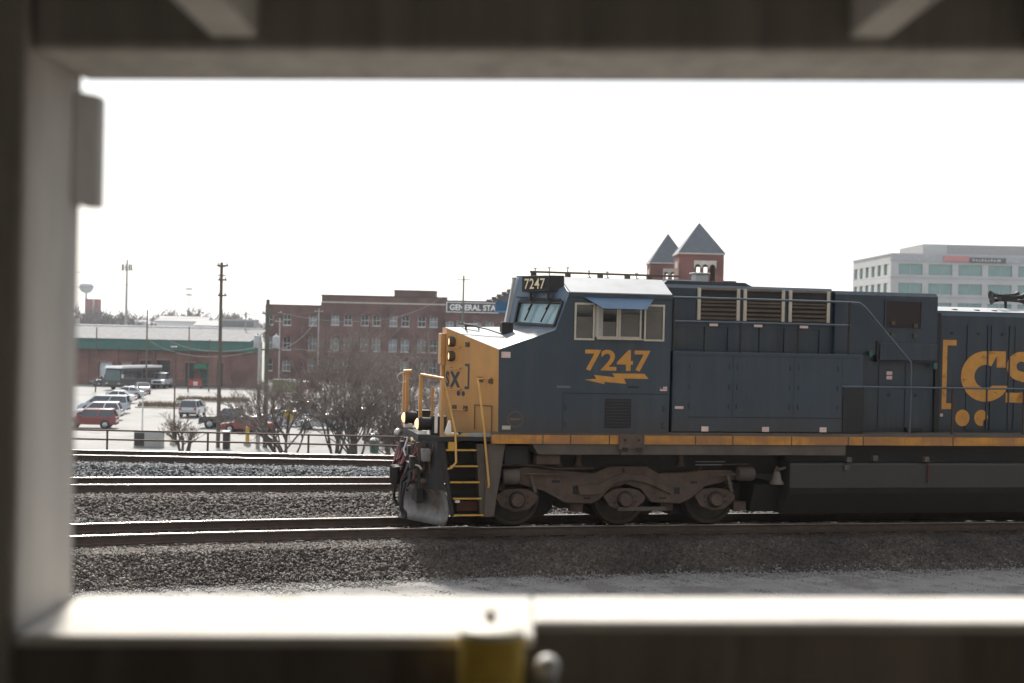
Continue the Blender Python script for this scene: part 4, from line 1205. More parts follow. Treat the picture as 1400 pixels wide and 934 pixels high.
# air hoses hanging in loops
for (y0, y1, z0, zl, m_) in ((0.9, 0.55, 1.50, 1.02, HOSE), (0.75, 0.35, 1.52, 1.08, HOSE), (0.35, 0.0, 1.50, 1.15, HOSE), (-0.25, -0.55, 1.45, 1.12, HOSE), (-0.45, -0.2, 1.4, 1.0, RUBBER)):
    b = MB()
    pts_ = [(-0.66, y0, z0)] + [(-0.72 - 0.12 * math.sin(math.pi * k / 8), y0 + (y1 - y0) * k / 8, z0 - (z0 - zl) * math.sin(math.pi * k / 8) ** 0.7) for k in range(1, 8)] + [(-0.66, y1, z0)]
    b.tube(pts_, 0.025, 7); P(b, 'air_hose', m_, smooth=50)
for y0, y1, z1 in ((-0.28, -0.42, 0.22), (-0.36, -0.60, 0.26), (0.3, 0.5, 0.30), (-0.75, -0.62, 0.2)):
    b = MB(); b.tube([(-0.70, y0, 0.92), (-0.82, y0, 0.80), (-0.86, (y0 + y1) / 2, 0.5), (-0.84, y1, z1 + 0.06), (-0.80, y1, z1)], 0.028, 7); b.tube([(-0.80, y1, z1), (-0.78, y1 - 0.03, z1 - 0.07)], 0.045, 7); P(b, 'brake_hose', RUBBER, smooth=50)
for x, y, z, sx, sy, sz in ((-0.66, -0.55, 1.40, 0.10, 0.22, 0.20), (-0.66, -0.15, 1.38, 0.10, 0.16, 0.14), (-0.66, 0.45, 1.42, 0.1, 0.2, 0.16), (-0.62, -1.0, 1.22, 0.16, 0.2, 0.24), (-0.64, -0.85, 0.95, 0.12, 0.25, 0.2), (-0.66, 0.7, 1.1, 0.1, 0.25, 0.2)):
    b = MB(); b.box(x - sx, x, y - sy / 2, y + sy / 2, z - sz / 2, z + sz / 2); P(b, 'hose_fitting', DARKST, bevel=0.015)
for (p_, q_, r_, m_) in (((-0.66, -0.7, 1.6), (-0.70, -0.62, 0.86), 0.03, DARKST), ((-0.64, -1.1, 1.3), (-0.66, -0.3, 1.32), 0.022, TRUCK), ((-0.64, -0.95, 1.58), (-0.68, -0.9, 0.8), 0.022, HOSE),
                      ((-0.66, 0.2, 1.6), (-0.72, 0.3, 1.1), 0.03, DARKST), ((-0.55, -1.2, 1.5), (-0.6, -1.15, 0.75), 0.03, DARKST), ((-0.7, -0.2, 1.62), (-0.74, -0.5, 1.2), 0.02, STEELB)):
    b = MB(); mid = Vector(p_).lerp(Vector(q_), 0.5) + Vector((-0.07, 0.03, -0.02)); b.tube([p_, mid, q_], r_, 7); P(b, 'front_pipe', m_, smooth=50)
rh = random.Random(17)
for k in range(13):
    y0 = rh.uniform(-1.15, 0.9); y1 = y0 + rh.uniform(-0.35, 0.35); z0 = rh.uniform(1.25, 1.6); zl = z0 - rh.uniform(0.3, 0.65); xo = -0.64 - max(0, abs(y0) - 0.9) * -0.5
    pts_ = [(xo, y0, z0)] + [(xo - 0.05 - 0.13 * math.sin(math.pi * q / 8), y0 + (y1 - y0) * q / 8, z0 - (z0 - zl) * math.sin(math.pi * q / 8) ** 0.7) for q in range(1, 8)] + [(xo, y1, z0 - rh.uniform(0, 0.15))]
    b = MB(); b.tube(pts_, rh.uniform(0.016, 0.028), 7); P(b, 'air_hose', (HOSE, RUBBER, DARKST, HOSE)[k % 4], smooth=50)
    b = MB(); b.box(xo - 0.07, xo + 0.03, y1 - 0.04, y1 + 0.04, z0 - 0.15, z0 - 0.03); P(b, 'hose_bracket', (TRUCK, STEELB, DARKST)[k % 3], bevel=0.01)
b = MB(); b.tube([(-0.60, -1.30, 1.12), (-0.64, -1.30, 1.18), (-0.74, -0.75, 1.18), (-0.70, -0.75, 1.12)], 0.018, 6); P(b, 'front_grab_iron', BEIGE)
for k in range(16):
    y = rh.uniform(-1.28, 0.6); z = rh.uniform(0.82, 1.58); xo = -0.63 + max(0, -0.9 - y) * 0.62; q = rh.uniform(0.03, 0.08)
    b = MB()
    if k % 2: b.box(xo - 0.10, xo - 0.005, y - q, y + q, z - q * 0.8, z + q * 0.8)
    else: b.lathe([(0.0, xo - 0.13), (q * 0.7, xo - 0.12), (q, xo - 0.06), (q * 0.8, xo)], (0, y, z), 'x', 10)
    P(b, 'valve_fitting', (TRUCK, DARKST, PLATE, PLOW)[k % 4], bevel=0.008)
for k in range(6):
    y0 = -1.34 + k * 0.16; xo = -0.63 + max(0, -0.9 - y0) * 0.62
    b = MB(); b.tube([(xo - 0.03, y0, 1.6), (xo - 0.10, y0 + 0.03, 1.3), (xo - 0.08, y0 + 0.1, 1.05), (xo - 0.03, y0 + 0.12, 0.8)], 0.016, 6); P(b, 'front_pipe', (TRUCK, RUBBER, HOSE)[k % 3], smooth=50)
b = MB(); b.prism([(-0.66, 1.60), (-0.40, 1.60), (-0.46, 1.18), (-0.62, 0.98)], -1.12, -1.06); P(b, 'rusty_gusset', TRUCK, bevel=0.01)
b = MB(); b.box(-0.60, -0.44, -1.36, -1.14, 1.26, 1.50); P(b, 'junction_box', PLOW, bevel=0.02)
for (x, y, z, r_) in ((-0.66, -0.62, 1.16, 0.07), (-0.68, -0.32, 1.22, 0.06), (-0.66, -1.05, 1.05, 0.08), (-0.70, 0.1, 1.3, 0.06), (-0.66, -0.8, 1.5, 0.06)):
    b = MB(); b.lathe([(0.0, x - 0.06), (r_, x - 0.05), (r_ * 1.1, x), (r_ * 0.7, x + 0.05)], (0, y, z), 'x', 10); P(b, 'angle_cock', TRUCK, smooth=50)

# ------------------------------------------------------------------ parking garage around the camera (its deck climbs to the right)
RAMP = 0.0205
GAR = thing('parking_garage', 'shaded concrete parking garage bay framing the view of the tracks', 'parking garage', (0, 0, 0))


def ramped(b, x_only=True):
    b.v = [(x, y, z + RAMP * x) for x, y, z in b.v]
    return b


def G(b, name, m, bevel=0.0): return ramped(b).build(name, m, GAR, None, bevel)


ZS, ZB = 2.979, 4.422
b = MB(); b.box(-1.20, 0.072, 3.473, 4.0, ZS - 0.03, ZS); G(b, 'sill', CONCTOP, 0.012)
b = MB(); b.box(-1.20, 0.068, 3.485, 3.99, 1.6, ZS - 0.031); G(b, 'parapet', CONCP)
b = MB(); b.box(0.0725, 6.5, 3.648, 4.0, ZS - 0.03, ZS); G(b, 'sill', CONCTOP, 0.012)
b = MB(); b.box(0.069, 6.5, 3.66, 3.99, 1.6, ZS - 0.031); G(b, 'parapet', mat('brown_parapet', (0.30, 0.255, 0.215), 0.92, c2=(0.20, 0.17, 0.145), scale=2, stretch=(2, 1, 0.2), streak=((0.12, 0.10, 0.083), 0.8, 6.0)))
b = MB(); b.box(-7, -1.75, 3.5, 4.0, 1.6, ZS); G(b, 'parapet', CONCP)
b = MB(); b.box(-1.2175, 6.5, 3.556, 4.0, ZB, 5.4); G(b, 'spandrel_beam', CONCD, 0.02)
b = MB(); b.box(1.262, 1.36, 3.47, 3.553, ZB - 0.0, 5.0); G(b, 'conduit', CONCP)
b = MB(); b.box(-7, -1.76, 3.556, 4.0, ZB, 5.4); G(b, 'spandrel_beam', CONCD)
b = MB(); b.box(-1.745, -1.218, 3.53, 4.0, 1.6, 5.6); b.build('column', CONC, GAR, None, 0.02)
b = MB(); b.prism([(-1.216, 3.90), (-1.168, 3.99), (-1.168, 4.05), (-1.216, 4.05)], 4.045, 4.36, 'z'); b.build('corbel', CONC, GAR, None, 0.008)  # near face slanted to catch daylight from the opening
for xa, xb in ((-0.765, -0.652), (0.823, 0.918), (2.4, 2.52), (-2.4, -2.28), (-4, -3.88), (4, 4.12)):
    b = MB(); b.prism([(xa, 4.458), (xb, 4.458), (xb + 0.03, 4.98), (xa - 0.03, 4.98)], -14, 3.553); G(b, 'tee_stem', CONC)
b = MB(); b.box(-7, 6.5, -14, 4.0, 5.0, 5.15); G(b, 'ceiling_slab', CONCD)
b = MB(); b.box(-7, 6.5, -14, 4.0, 1.9, 2.08); G(b, 'deck', DECK)
b = MB(); b.box(-7, 6.5, -14.3, -14.003, 1.9, 5.2); G(b, 'back_wall', CONCD)  # unseen wall behind the camera, added to keep the bay dark
b = MB(); b.box(-7.3, -7.003, -14, 4.0, 1.6, 5.6); b.build('side_wall', CONCD, GAR)
b = MB(); b.box(6.503, 6.8, -14, 4.0, 1.6, 5.6); b.build('side_wall', CONCD, GAR)
b = MB(); b.box(-7, 6.5, 3.3, 4.0, -1.0, 1.899); G(b, 'lower_wall', CONC)
# unseen rest of the garage, levels and side bays, added to shade the locomotive
for lv in range(4):
    b = MB(); b.box(-75, 75, -30, 4.0, 5.45 + lv * 3.1, 5.75 + lv * 3.1); b.build('upper_deck', CONC, GAR)
    b = MB(); b.box(-75, 75, 3.6, 4.05, 5.76 + lv * 3.1, 6.85 + lv * 3.1); b.build('upper_parapet', CONC, GAR)
    b = MB(); b.box(-75, 75, -30, -29.6, 5.76 + lv * 3.1, 8.54 + lv * 3.1); b.build('rear_wall', CONCD, GAR)
for x0, x1 in ((-75, -7.31), (6.81, 75)):
    b = MB(); b.box(x0, x1, -30, 4.0, -1.0, 2.0); b.build('lower_level', CONC, GAR)
    b = MB(); b.box(x0, x1, 3.6, 4.0, 2.003, 3.0); b.build('bay_parapet', CONC, GAR)
    b = MB(); b.box(x0, x1, 3.6, 4.0, 4.45, 5.445); b.build('bay_beam', CONC, GAR)
    b = MB(); b.box(x0, x1, -16, -15.6, 2.003, 5.445); b.build('bay_rear_wall', CONCD, GAR)
    x = x0 + 4
    while x < x1:
        b = MB(); b.box(x - 0.3, x + 0.3, 3.2, 3.597, 2.003, 5.445); b.build('bay_column', CONC, GAR); x += 8
for x in (-70, -52, -34, -17, 17, 34, 52, 70):
    for lv in range(3):
        b = MB(); b.box(x - 0.3, x + 0.3, 3.0, 3.597, 5.755 + lv * 3.1, 8.545 + lv * 3.1); b.build('upper_column', CONC, GAR)
# yellow bollard with a rounded cap, coloured pale to paint in sunlight
bo = thing('bollard', 'yellow pipe bollard with domed cap painted pale as if sunlit against the concrete sill', 'bollard', (-0.032, 3.385, 2.094))
b = MB(); b.lathe([(0.077, 0), (0.077, 0.908)], (0, 0, 0), n=28); b.build('pipe', mat('bollard_yellow', (0.62, 0.42, 0.05), 0.55, c2=(0.38, 0.25, 0.03), scale=8), bo, 40)
b = MB(); b.lathe([(0.0775, 0.9085), (0.077, 0.916), (0.070, 0.923), (0.04, 0.927), (0.0, 0.928)], (0, 0, 0), n=28); b.build('cap', mat('sunlit_bollard_cap', (0.75, 0.71, 0.6), 0.6), bo, 60)
b = MB(); b.lathe([(0.010, 0.92), (0.012, 0.945), (0.006, 0.955), (0, 0.956)], (-0.005, 0.05, 0), n=10); b.build('eye_bolt', mat('rusty_bolt', (0.12, 0.06, 0.025), 0.8), bo, 60)
po = thing('pipe_post', 'short grey pipe post with white ball cap beside the yellow bollard', 'post', (0.103, 3.43, 2.07))
b = MB(); b.lathe([(0.026, 0), (0.026, 0.82)], (0, 0, 0), n=16); b.build('pipe', mat('galvanised_pipe', (0.30, 0.30, 0.30), 0.5, 0.4), po, 40)
b = MB(); b.lathe([(0.0, 0.815)] + [(0.031 * math.cos(R(a_)), 0.845 + 0.031 * math.sin(R(a_))) for a_ in range(-70, 91, 20)], (0, 0, 0), n=16); b.build('ball_cap', WHITE, po, 60)

# ------------------------------------------------------------------ brown pipe railing along the retaining wall
RUSTP = mat('rusty_brown_pipe', (0.13, 0.075, 0.055), 0.75, c2=(0.09, 0.055, 0.042), scale=6)
rl = thing('pipe_railing', 'rusty brown two-pipe railing along the top of the retaining wall', 'railing', (0, 0, 0))
for z in (0.22, -0.07):
    b = MB(); b.tube([(-60, 45.2, z), (40, 45.2, z)], 0.028, 8); b.build('rail', RUSTP, rl, 50)
for k in range(-14, 14):
    b = MB(); b.tube([(-9.6 + 3.2 * k, 45.2, -1.0), (-9.6 + 3.2 * k, 45.2, 0.22)], 0.034, 8); b.build('post', RUSTP, rl, 50)

# ------------------------------------------------------------------ buildings
BRICK = brick_mat('dark_red_brick', (0.135, 0.062, 0.052), (0.105, 0.05, 0.043), (0.16, 0.125, 0.11))
BRICKW = brick_mat('warehouse_brick', (0.20, 0.095, 0.075), (0.15, 0.075, 0.06), (0.20, 0.15, 0.13))
BRICKT = brick_mat('tower_brick', (0.21, 0.07, 0.055), (0.17, 0.06, 0.05), (0.2, 0.14, 0.12))
STONE = mat('pale_limestone', (0.50, 0.46, 0.40), 0.85)
PANE = mat('pale_window_pane', (0.20, 0.24, 0.26), 0.08, c2=(0.12, 0.15, 0.17), scale=0.6, spec=0.9)
WFRAME = mat('white_window_frame', (0.62, 0.63, 0.62), 0.6)


def facade(name, x0, x1, z0, z1, opens, y, thick, m, parent, arch=0.0):
    """wall in the plane y with real openings (x0,x1,z0,z1) and reveals of the given thickness"""
    xs = sorted(set([x0, x1] + [o[0] for o in opens] + [o[1] for o in opens]))
    zs = sorted(set([z0, z1] + [o[2] for o in opens] + [o[3] for o in opens]))
    b = MB()
    for i in range(len(xs) - 1):
        for j in range(len(zs) - 1):
            cx, cz = (xs[i] + xs[i + 1]) / 2, (zs[j] + zs[j + 1]) / 2
            if any(o[0] < cx < o[1] and o[2] < cz < o[3] for o in opens): continue
            b.add([(xs[i], y, zs[j]), (xs[i + 1], y, zs[j]), (xs[i + 1], y, zs[j + 1]), (xs[i], y, zs[j + 1])], [(0, 1, 2, 3)])
    for (a0, a1, c0, c1) in opens:
        yb = y + thick
        b.add([(a0, y, c0), (a1, y, c0), (a1, y, c1), (a0, y, c1), (a0, yb, c0), (a1, yb, c0), (a1, yb, c1), (a0, yb, c1)],
              [(0, 1, 5, 4), (1, 2, 6, 5), (2, 3, 7, 6), (3, 0, 4, 7)])
        if arch:
            cxm = (a0 + a1) / 2; hw = (a1 - a0) / 2
            top = [(cxm + hw * math.cos(R(t)), c1 - arch + arch * math.sin(R(t))) for t in range(0, 181, 20)]
            for half in (top[:5], top[4:]):
                cr = (a1, c1) if half is not top[4:] and half[0][0] > cxm else (a0, c1)
                b.prism([cr] + half, y + 0.002, yb)
    return b.build(name, m, parent)


def box_window(parent, a0, a1, c0, c1, y, mull=1, rails=1, frame=WFRAME, pane=PANE, fw_=0.09, sill=STONE):
    b = MB()
    b.box(a0, a0 + fw_, y, y + 0.08, c0, c1); b.box(a1 - fw_, a1, y, y + 0.08, c0, c1)
    b.box(a0 + fw_, a1 - fw_, y, y + 0.08, c0, c0 + fw_); b.box(a0 + fw_, a1 - fw_, y, y + 0.08, c1 - fw_, c1)
    for k in range(rails):
        z = c0 + (c1 - c0) * (k + 1) / (rails + 1); b.box(a0 + fw_, a1 - fw_, y + 0.01, y + 0.07, z - 0.04, z + 0.04)
    for k in range(mull):
        x = a0 + (a1 - a0) * (k + 1) / (mull + 1); b.box(x - 0.025, x + 0.025, y + 0.015, y + 0.065, c0 + fw_, c1 - fw_)
    w = b.build('window', frame, parent)
    b = MB(); b.box(a0 + fw_, a1 - fw_, y + 0.04, y + 0.05, c0 + fw_, c1 - fw_); b.build('pane', pane, w)
    if sill:
        b = MB(); b.box(a0 - 0.1, a1 + 0.1, y - 0.32, y - 0.02, c0 - 0.14, c0 - 0.002); b.build('sill', sill, w)
    return w


DPANE = mat('dark_window_pane', (0.04, 0.05, 0.055), 0.1)
# brick factory
bf = thing('brick_factory', 'long dark red brick factory with arched white windows and flat parapet', 'building', (0, 0, 0))
WY = 245.0
ops = []
for pc in ((457.5, 475), (498, 514), (537, 553.5), (576, 592)):
    for px in pc:
        xc = (px - 700) / 1944.4 * 245 + 0.0225 * 0.6
        ops.append((xc - 0.68, xc + 0.68, 3.75, 5.62)); ops.append((xc - 0.70, xc + 0.70, -0.65, 1.65)); ops.append((xc - 0.70, xc + 0.70, -4.4, -2.2))
facade('wall', -32.9, -11.3, LOT, 8.75, ops, WY, 0.35, BRICK, bf, arch=0.3)
for k, o_ in enumerate(ops): box_window(bf, *o_, WY + 0.28, pane=PANE if random.random() < 0.75 else DPANE)
b = MB(); b.box(-32.9, -11.3, WY + 0.36, WY + 30, LOT, 8.4); b.build('body', BRICK, bf)
b = MB(); b.box(-33.05, -11.25, WY - 0.15, WY + 0.35, 8.752, 8.95); b.build('parapet_cap', mat('dark_coping', (0.07, 0.055, 0.05), 0.8), bf)
b = MB(); b.box(-33.0, -11.3, WY - 0.10, WY - 0.002, 7.55, 7.78); b.build('cornice', STONE, bf)
for x in (-32.6, -26.6, -21.85, -17.0, -11.9):
    b = MB(); b.box(x - 0.4, x + 0.4, WY - 0.14, WY - 0.004, LOT, 7.54); b.build('pilaster', BRICK, bf)
b = MB(); b.box(-20.7, -13.55, WY + 3, WY + 9, 8.4, 9.95); b.build('roof_house', BRICK, bf)
b = MB(); b.box(-20.8, -13.45, WY + 2.9, WY + 9.1, 9.952, 10.1); b.build('roof_house_cap', MATS['dark_coping'], bf)
# its lower left wing
ops = []
for px in (367.5, 392, 427):
    xc = (px - 700) / 1944.4 * 246
    ops.append((xc - 0.68, xc + 0.68, 3.55, 5.4)); ops.append((xc - 0.7, xc + 0.7, -0.75, 1.6)); ops.append((xc - 0.7, xc + 0.7, -4.4, -2.3))
facade('wing_wall', -42.6, -32.92, LOT, 6.95, ops, WY + 1, 0.35, BRICK, bf, arch=0.3)
for o_ in ops: box_window(bf, *o_, WY + 1.28, pane=PANE if random.random() < 0.6 else DPANE)
b = MB(); b.box(-42.6, -32.92, WY + 1.36, WY + 28, LOT, 6.6); b.build('wing_body', BRICK, bf)
b = MB(); b.box(-42.7, -32.92, WY + 0.88, WY + 1.36, 6.952, 7.1); b.build('wing_cap', MATS['dark_coping'], bf)
# right wing that carries the sign
ops = []
for px in (614, 629, 652, 669, 692, 708):
    xc = (px - 700) / 1944.4 * 243
    ops.append((xc - 0.68, xc + 0.68, 3.2, 5.0)); ops.append((xc - 0.7, xc + 0.7, -1.0, 1.2))
facade('wing_wall', -11.28, 14, LOT, 8.15, ops, 243.0, 0.35, BRICK, bf, arch=0.3)
for o_ in ops: box_window(bf, *o_, 243.28)
b = MB(); b.box(-11.28, 14, 243.36, 270, LOT, 7.9); b.build('wing_body', BRICK, bf)
b = MB(); b.box(-11.26, 14.05, 242.88, 243.36, 8.152, 8.4); b.build('wing_cap', MATS['dark_coping'], bf)
# painted wall sign
sg = thing('wall_sign', 'long black sign board lettered GENERAL in white on the brick wall', 'sign', (0, 0, 0))
b = MB(); b.box(-11.3, -2.4, 242.5, 242.8, 6.38, 8.1); b.build('board', mat('sign_black', (0.045, 0.05, 0.05), 0.6), sg)
for q in ((-11.32, -2.4, 8.0, 8.12), (-11.32, -2.4, 6.36, 6.48), (-11.32, -11.18, 6.482, 7.998)):
    b = MB(); b.box(q[0], q[1], 242.42, 242.498, q[2], q[3]); b.build('border', WHITE, sg)
text_obj('lettering', 'GENERAL STA', (-10.75, 242.46, 6.72), (1, 0, 0), 7.9, 1.02, WHITE, sg, bold=0.03)
b = MB(); b.box(-2.9, -1.0, 242.3, 242.46, 6.5, 8.0); b.build('blue_panel', mat('sign_blue', (0.03, 0.14, 0.33), 0.5), sg)
# slate roof with stepped gable behind
sb = thing('stepped_gable_building', 'dark slate roof with stepped gable edge behind the brick factory', 'building', (0, 0, 0))
b = MB(); b.prism([(-4.6, 8.5), (2.6, 12.3), (10, 8.5)], 262, 262.4); b.build('gable_wall', mat('dark_slate', (0.06, 0.065, 0.075), 0.6), sb)
b = MB(); b.prism([(-4.6, 8.5), (2.6, 12.3), (10, 8.5)], 262.41, 285); b.build('roof', MATS['dark_slate'], sb)
b = MB(); b.box(-4.6, 10, 262, 285, LOT, 8.49); b.build('wall', BRICK, sb)
for k in range(8):
    b = MB(); x = -4.9 + k * 0.93; z = 8.5 + k * 0.49; b.box(x, x + 0.92, 261.7, 262.9, z, z + 0.6); b.build('gable_step', MATS['dark_coping'], sb)

# warehouse
wh = thing('brick_warehouse', 'low brick warehouse with green fascia and grey metal roof beyond the lot', 'building', (0, 0, 0))
WW = 212.0
doors = [(-61.5, -59.5, LOT, -2.5), (-58.3, -56.6, LOT, -2.6), (-55.3, -53.8, LOT, -2.2), (-52.8, -50.9, LOT, -2.1), (-48.6, -47.3, LOT, -2.4), (-43.9, -43.0, LOT, -2.3)]
facade('wall', -92, -37.2, LOT, -0.6, doors, WW, 0.5, BRICKW, wh)
for k, d_ in enumerate(doors):
    white = k < 2
    b = MB(); b.box(d_[0] + 0.02, d_[1] - 0.02, WW + 0.40, WW + 0.48, d_[2] + (1.0 if white else 0), d_[3])
    o = b.build('door', mat('white_roll_door', (0.66, 0.68, 0.69), 0.6) if white else mat('dark_door', (0.035, 0.04, 0.045), 0.6), wh)
    for j in range(5):
        b = MB(); z = d_[2] + 1.2 + j * 0.5; b.box(d_[0] + 0.03, d_[1] - 0.03, WW + 0.385, WW + 0.399, z, z + 0.04); b.build('door_rib', WFRAME if white else DARKST, o)
    b = MB(); b.box(d_[0] - 0.2, d_[1] + 0.2, WW - 0.06, WW - 0.004, d_[3] + 0.003, d_[3] + 0.25); b.build('lintel', mat('pale_brick_lintel', (0.26, 0.14, 0.11), 0.9), wh)
for x in (-63.3, -58.9, -56.0, -53.3, -50.2, -46.6, -42.2, -38.2):
    b = MB(); b.box(x - 0.25, x + 0.25, WW - 0.12, WW - 0.005, LOT, -0.62); b.build('pilaster', BRICKW, wh)
b = MB(); b.prism([(-92, WW + 0.5), (-37.3, WW + 0.5), (-41.0, WW + 21.5), (-92, WW + 21.5)], LOT, 0.9, 'z'); b.build('body', BRICKW, wh)
GREEN = mat('green_fascia', (0.035, 0.12, 0.095), 0.6, c2=(0.03, 0.10, 0.08), scale=0.4)
x = -92.0
while x < -37.6:
    b = MB(); b.box(x + 0.01, min(x + 3.04, -37.2) - 0.01, WW - 0.6, WW - 0.35, -0.62, 0.92); b.build('fascia_panel', GREEN, wh); x += 3.04
ROOFMET = mat('weathered_metal_roof', (0.135, 0.137, 0.14), 0.85, 0.0, c2=(0.05, 0.05, 0.053), scale=1.3, detail=9)
x = -92.0
while x < -39.5:
    b = MB(); b.prism([(WW - 0.75, 0.93), (WW - 0.70, 1.0), (WW + 14, 2.72), (WW + 14, 2.6)], x + 0.02, min(x + 1.52, -38.9), 'x'); b.build('roof_panel', ROOFMET, wh); x += 1.52
b = MB(); b.box(-92, -41.0, WW + 14.01, WW + 22, 2.5, 2.95); b.build('roof_deck', mat('white_roof_membrane', (0.7, 0.7, 0.68), 0.7), wh)
for (x0, x1, y0, z1) in ((-47.5, -41.5, 230, 4.3), (-61, -59.6, 230, 3.6), (-73, -71, 231, 3.9)):
    b = MB(); b.box(x0, x1, y0, y0 + 2.4, 2.951, z1); o = b.build('roof_unit', mat('grey_roof_unit', (0.34, 0.34, 0.34), 0.7), wh)
    b = MB(); b.box(x0 + 0.3, x1 - 0.3, y0 - 0.06, y0 - 0.003, 3.1, z1 - 0.25); b.build('unit_grille', mat('unit_grille', (0.18, 0.18, 0.18), 0.7), o)
b = MB(); b.prism([(-47.0, -3.2), (-45.0, -3.2), (-45.15, -2.5), (-46.85, -2.5)], WW - 1.6, WW - 0.15); b.build('awning', mat('green_awning', (0.02, 0.16, 0.08), 0.7), wh)
b = MB(); b.box(-46.7, -45.3, WW - 0.08, WW - 0.005, LOT, -3.3); b.build('door', mat('green_door', (0.03, 0.07, 0.06), 0.6), wh)

# station towers with pyramid roofs
SLATE = mat('blue_grey_slate', (0.085, 0.095, 0.11), 0.55, c2=(0.065, 0.073, 0.086), scale=2)


def tower(label, x0, x1, y0, dep, ztop, zapex, zbot, zwt, zwb, group=None):
    t = thing('brick_tower', label, 'tower', (0, 0, 0), 0)
    w = x1 - x0
    oh = w * 0.028
    cx = (x0 + x1) / 2; cy = y0 + dep / 2
    th = 0.35
    # belfry openings on the front and the back so that sky shows through
    n = 3
    a0 = x0 + w * 0.33; a1 = x1 - w * 0.17
    ow = (a1 - a0) / n
    op = [(a0 + k * ow + 0.10, a0 + (k + 1) * ow - 0.10, zwb, zwt) for k in range(n)]
    facade('front_wall', x0, x1, zbot, ztop, op, y0, th, BRICKT, t)
    facade('rear_wall', x0, x1, zbot, ztop, op, y0 + dep - th, th, BRICKT, t)
    for xx in (x0, x1 - th):
        b = MB(); b.box(xx + 0.002, xx + th - 0.002, y0 + th, y0 + dep - th, zbot, ztop); b.build('side_wall', BRICKT, t)
    for k in range(n + 1):
        b = MB(); xx = a0 + k * ow; b.box(xx - 0.10, xx + 0.10, y0 - 0.05, y0 - 0.003, zwb, zwt); b.build('belfry_pier', BRICKT, t)
    b = MB()
    zc = zwt
    for k in range(n):   # arched stone hood over the openings
        c = a0 + (k + 0.5) * ow; hw = ow / 2
        b.prism([(c - hw + 0.001, zc + 0.45), (c - hw + 0.001, zc - 0.35)] + [(c + hw * 0.8 * math.cos(R(180 - q)), zc - 0.35 + 0.42 * math.sin(R(q))) for q in range(0, 181, 20)] + [(c + hw - 0.001, zc - 0.35), (c + hw - 0.001, zc + 0.45)], y0 - 0.12, y0 - 0.052)
    b.build('stone_hood', STONE, t)
    b = MB(); b.box(x0 - 0.03, x0 - 0.002, y0 + dep * 0.3, y0 + dep * 0.6, zwt - 0.3, zwt + 0.35); b.build('side_hood', STONE, t)
    b = MB(); b.box(x0 - oh, x1 + oh, y0 - oh, y0 + dep + oh, ztop + 0.002, ztop + 0.14); b.build('eave', STONE, t)
    b = MB(); b.add([(x0 - oh, y0 - oh, ztop + 0.142), (x1 + oh, y0 - oh, ztop + 0.142), (x1 + oh, y0 + dep + oh, ztop + 0.142), (x0 - oh, y0 + dep + oh, ztop + 0.142), (cx, cy, zapex)], [(0, 1, 4), (1, 2, 4), (2, 3, 4), (3, 0, 4), (3, 2, 1, 0)])
    b.build('pyramid_roof', SLATE, t)
    return t


tower('larger brick belfry tower with grey pyramid roof behind the locomotive', 17.43, 22.15, 150, 5.2, 12.05, 15.6, LOT, 10.95, 9.2)
tower('smaller brick belfry tower with grey pyramid roof, partly behind the larger tower', 15.95, 20.4, 166, 4.8, 11.75, 15.45, LOT, 10.75, 9.3)
sh = thing('brick_station_hall', 'low dark brick hall wing at the foot of the belfry towers', 'building', (0, 0, 0))
b = MB(); b.box(12, 23.7, 152.0, 165, LOT, 9.2); b.build('wall', BRICKT, sh)
b = MB(); b.box(11.9, 23.8, 151.9, 165.1, 9.202, 9.4); b.build('coping', MATS['dark_coping'], sh)

# office building
OFFW = mat('pale_precast', (0.40, 0.405, 0.40), 0.85, c2=(0.34, 0.345, 0.342), scale=0.3)
OFFD = mat('grey_precast_band', (0.36, 0.37, 0.39), 0.8)
TEAL = mat('teal_glass', (0.10, 0.20, 0.19), 0.07, c2=(0.075, 0.16, 0.155), scale=0.5, spec=1.0)
of = thing('office_building', 'pale concrete office block with bands of green tinted windows', 'building', (0, 0, 0))
OY = 260.0
ops = []
for fl in range(6):
    zt = 17.3 - fl * 3.5
    for k in range(9):
        xa = 71.45 + k * 5.46
        ops.append((xa, xa + 4.35, zt - 2.05, zt))
facade('front_wall', 70.05, 121, LOT, 18.95, ops, OY, 0.4, OFFW, of)
for o_ in ops:
    b = MB(); b.box(o_[0], o_[1], OY + 0.30, OY + 0.36, o_[2], o_[3]); w = b.build('window', TEAL, of)
    b = MB(); b.box(o_[0], o_[1], OY + 0.25, OY + 0.298, o_[2], o_[2] + 0.12); b.box((o_[0] + o_[1]) / 2 - 0.05, (o_[0] + o_[1]) / 2 + 0.05, OY + 0.25, OY + 0.298, o_[2] + 0.121, o_[3]); b.build('mullion', OFFD, w)
# side wall (faces left), built flat then turned
ops2 = []
for fl in range(6):
    zt = 17.3 - fl * 3.5
    for k in range(6):
        ya = 1.0 + k * 4.6
        ops2.append((ya, ya + 3.4, zt - 2.05, zt))
sw = facade('side_wall', 0, 29, LOT, 18.95, ops2, 0, 0.4, OFFW, of)
sw.location = (70.04, OY + 29.0, 0); sw.rotation_euler = (0, 0, R(-90))
for o_ in ops2:
    b = MB(); b.box(70.34, 70.40, OY + 29 - o_[1], OY + 29 - o_[0], o_[2], o_[3]); b.build('window', TEAL, of)
b = MB(); b.box(70.5, 121, OY + 0.5, OY + 29, LOT, 18.6); b.build('core', OFFW, of)
for fl in range(6):
    z = 17.3 - fl * 3.5 - 2.5
    b = MB(); b.box(69.95, 121, OY - 0.1, OY - 0.003, z - 0.12, z + 0.12); b.build('band', OFFD, of)
b = MB(); b.box(69.9, 121, OY - 0.12, OY - 0.004, 17.75, 18.95); b.build('fascia', OFFD, of)
b = MB(); b.box(69.9, 121, OY - 0.12, OY + 29, 18.952, 19.2); b.build('coping', OFFW, of)
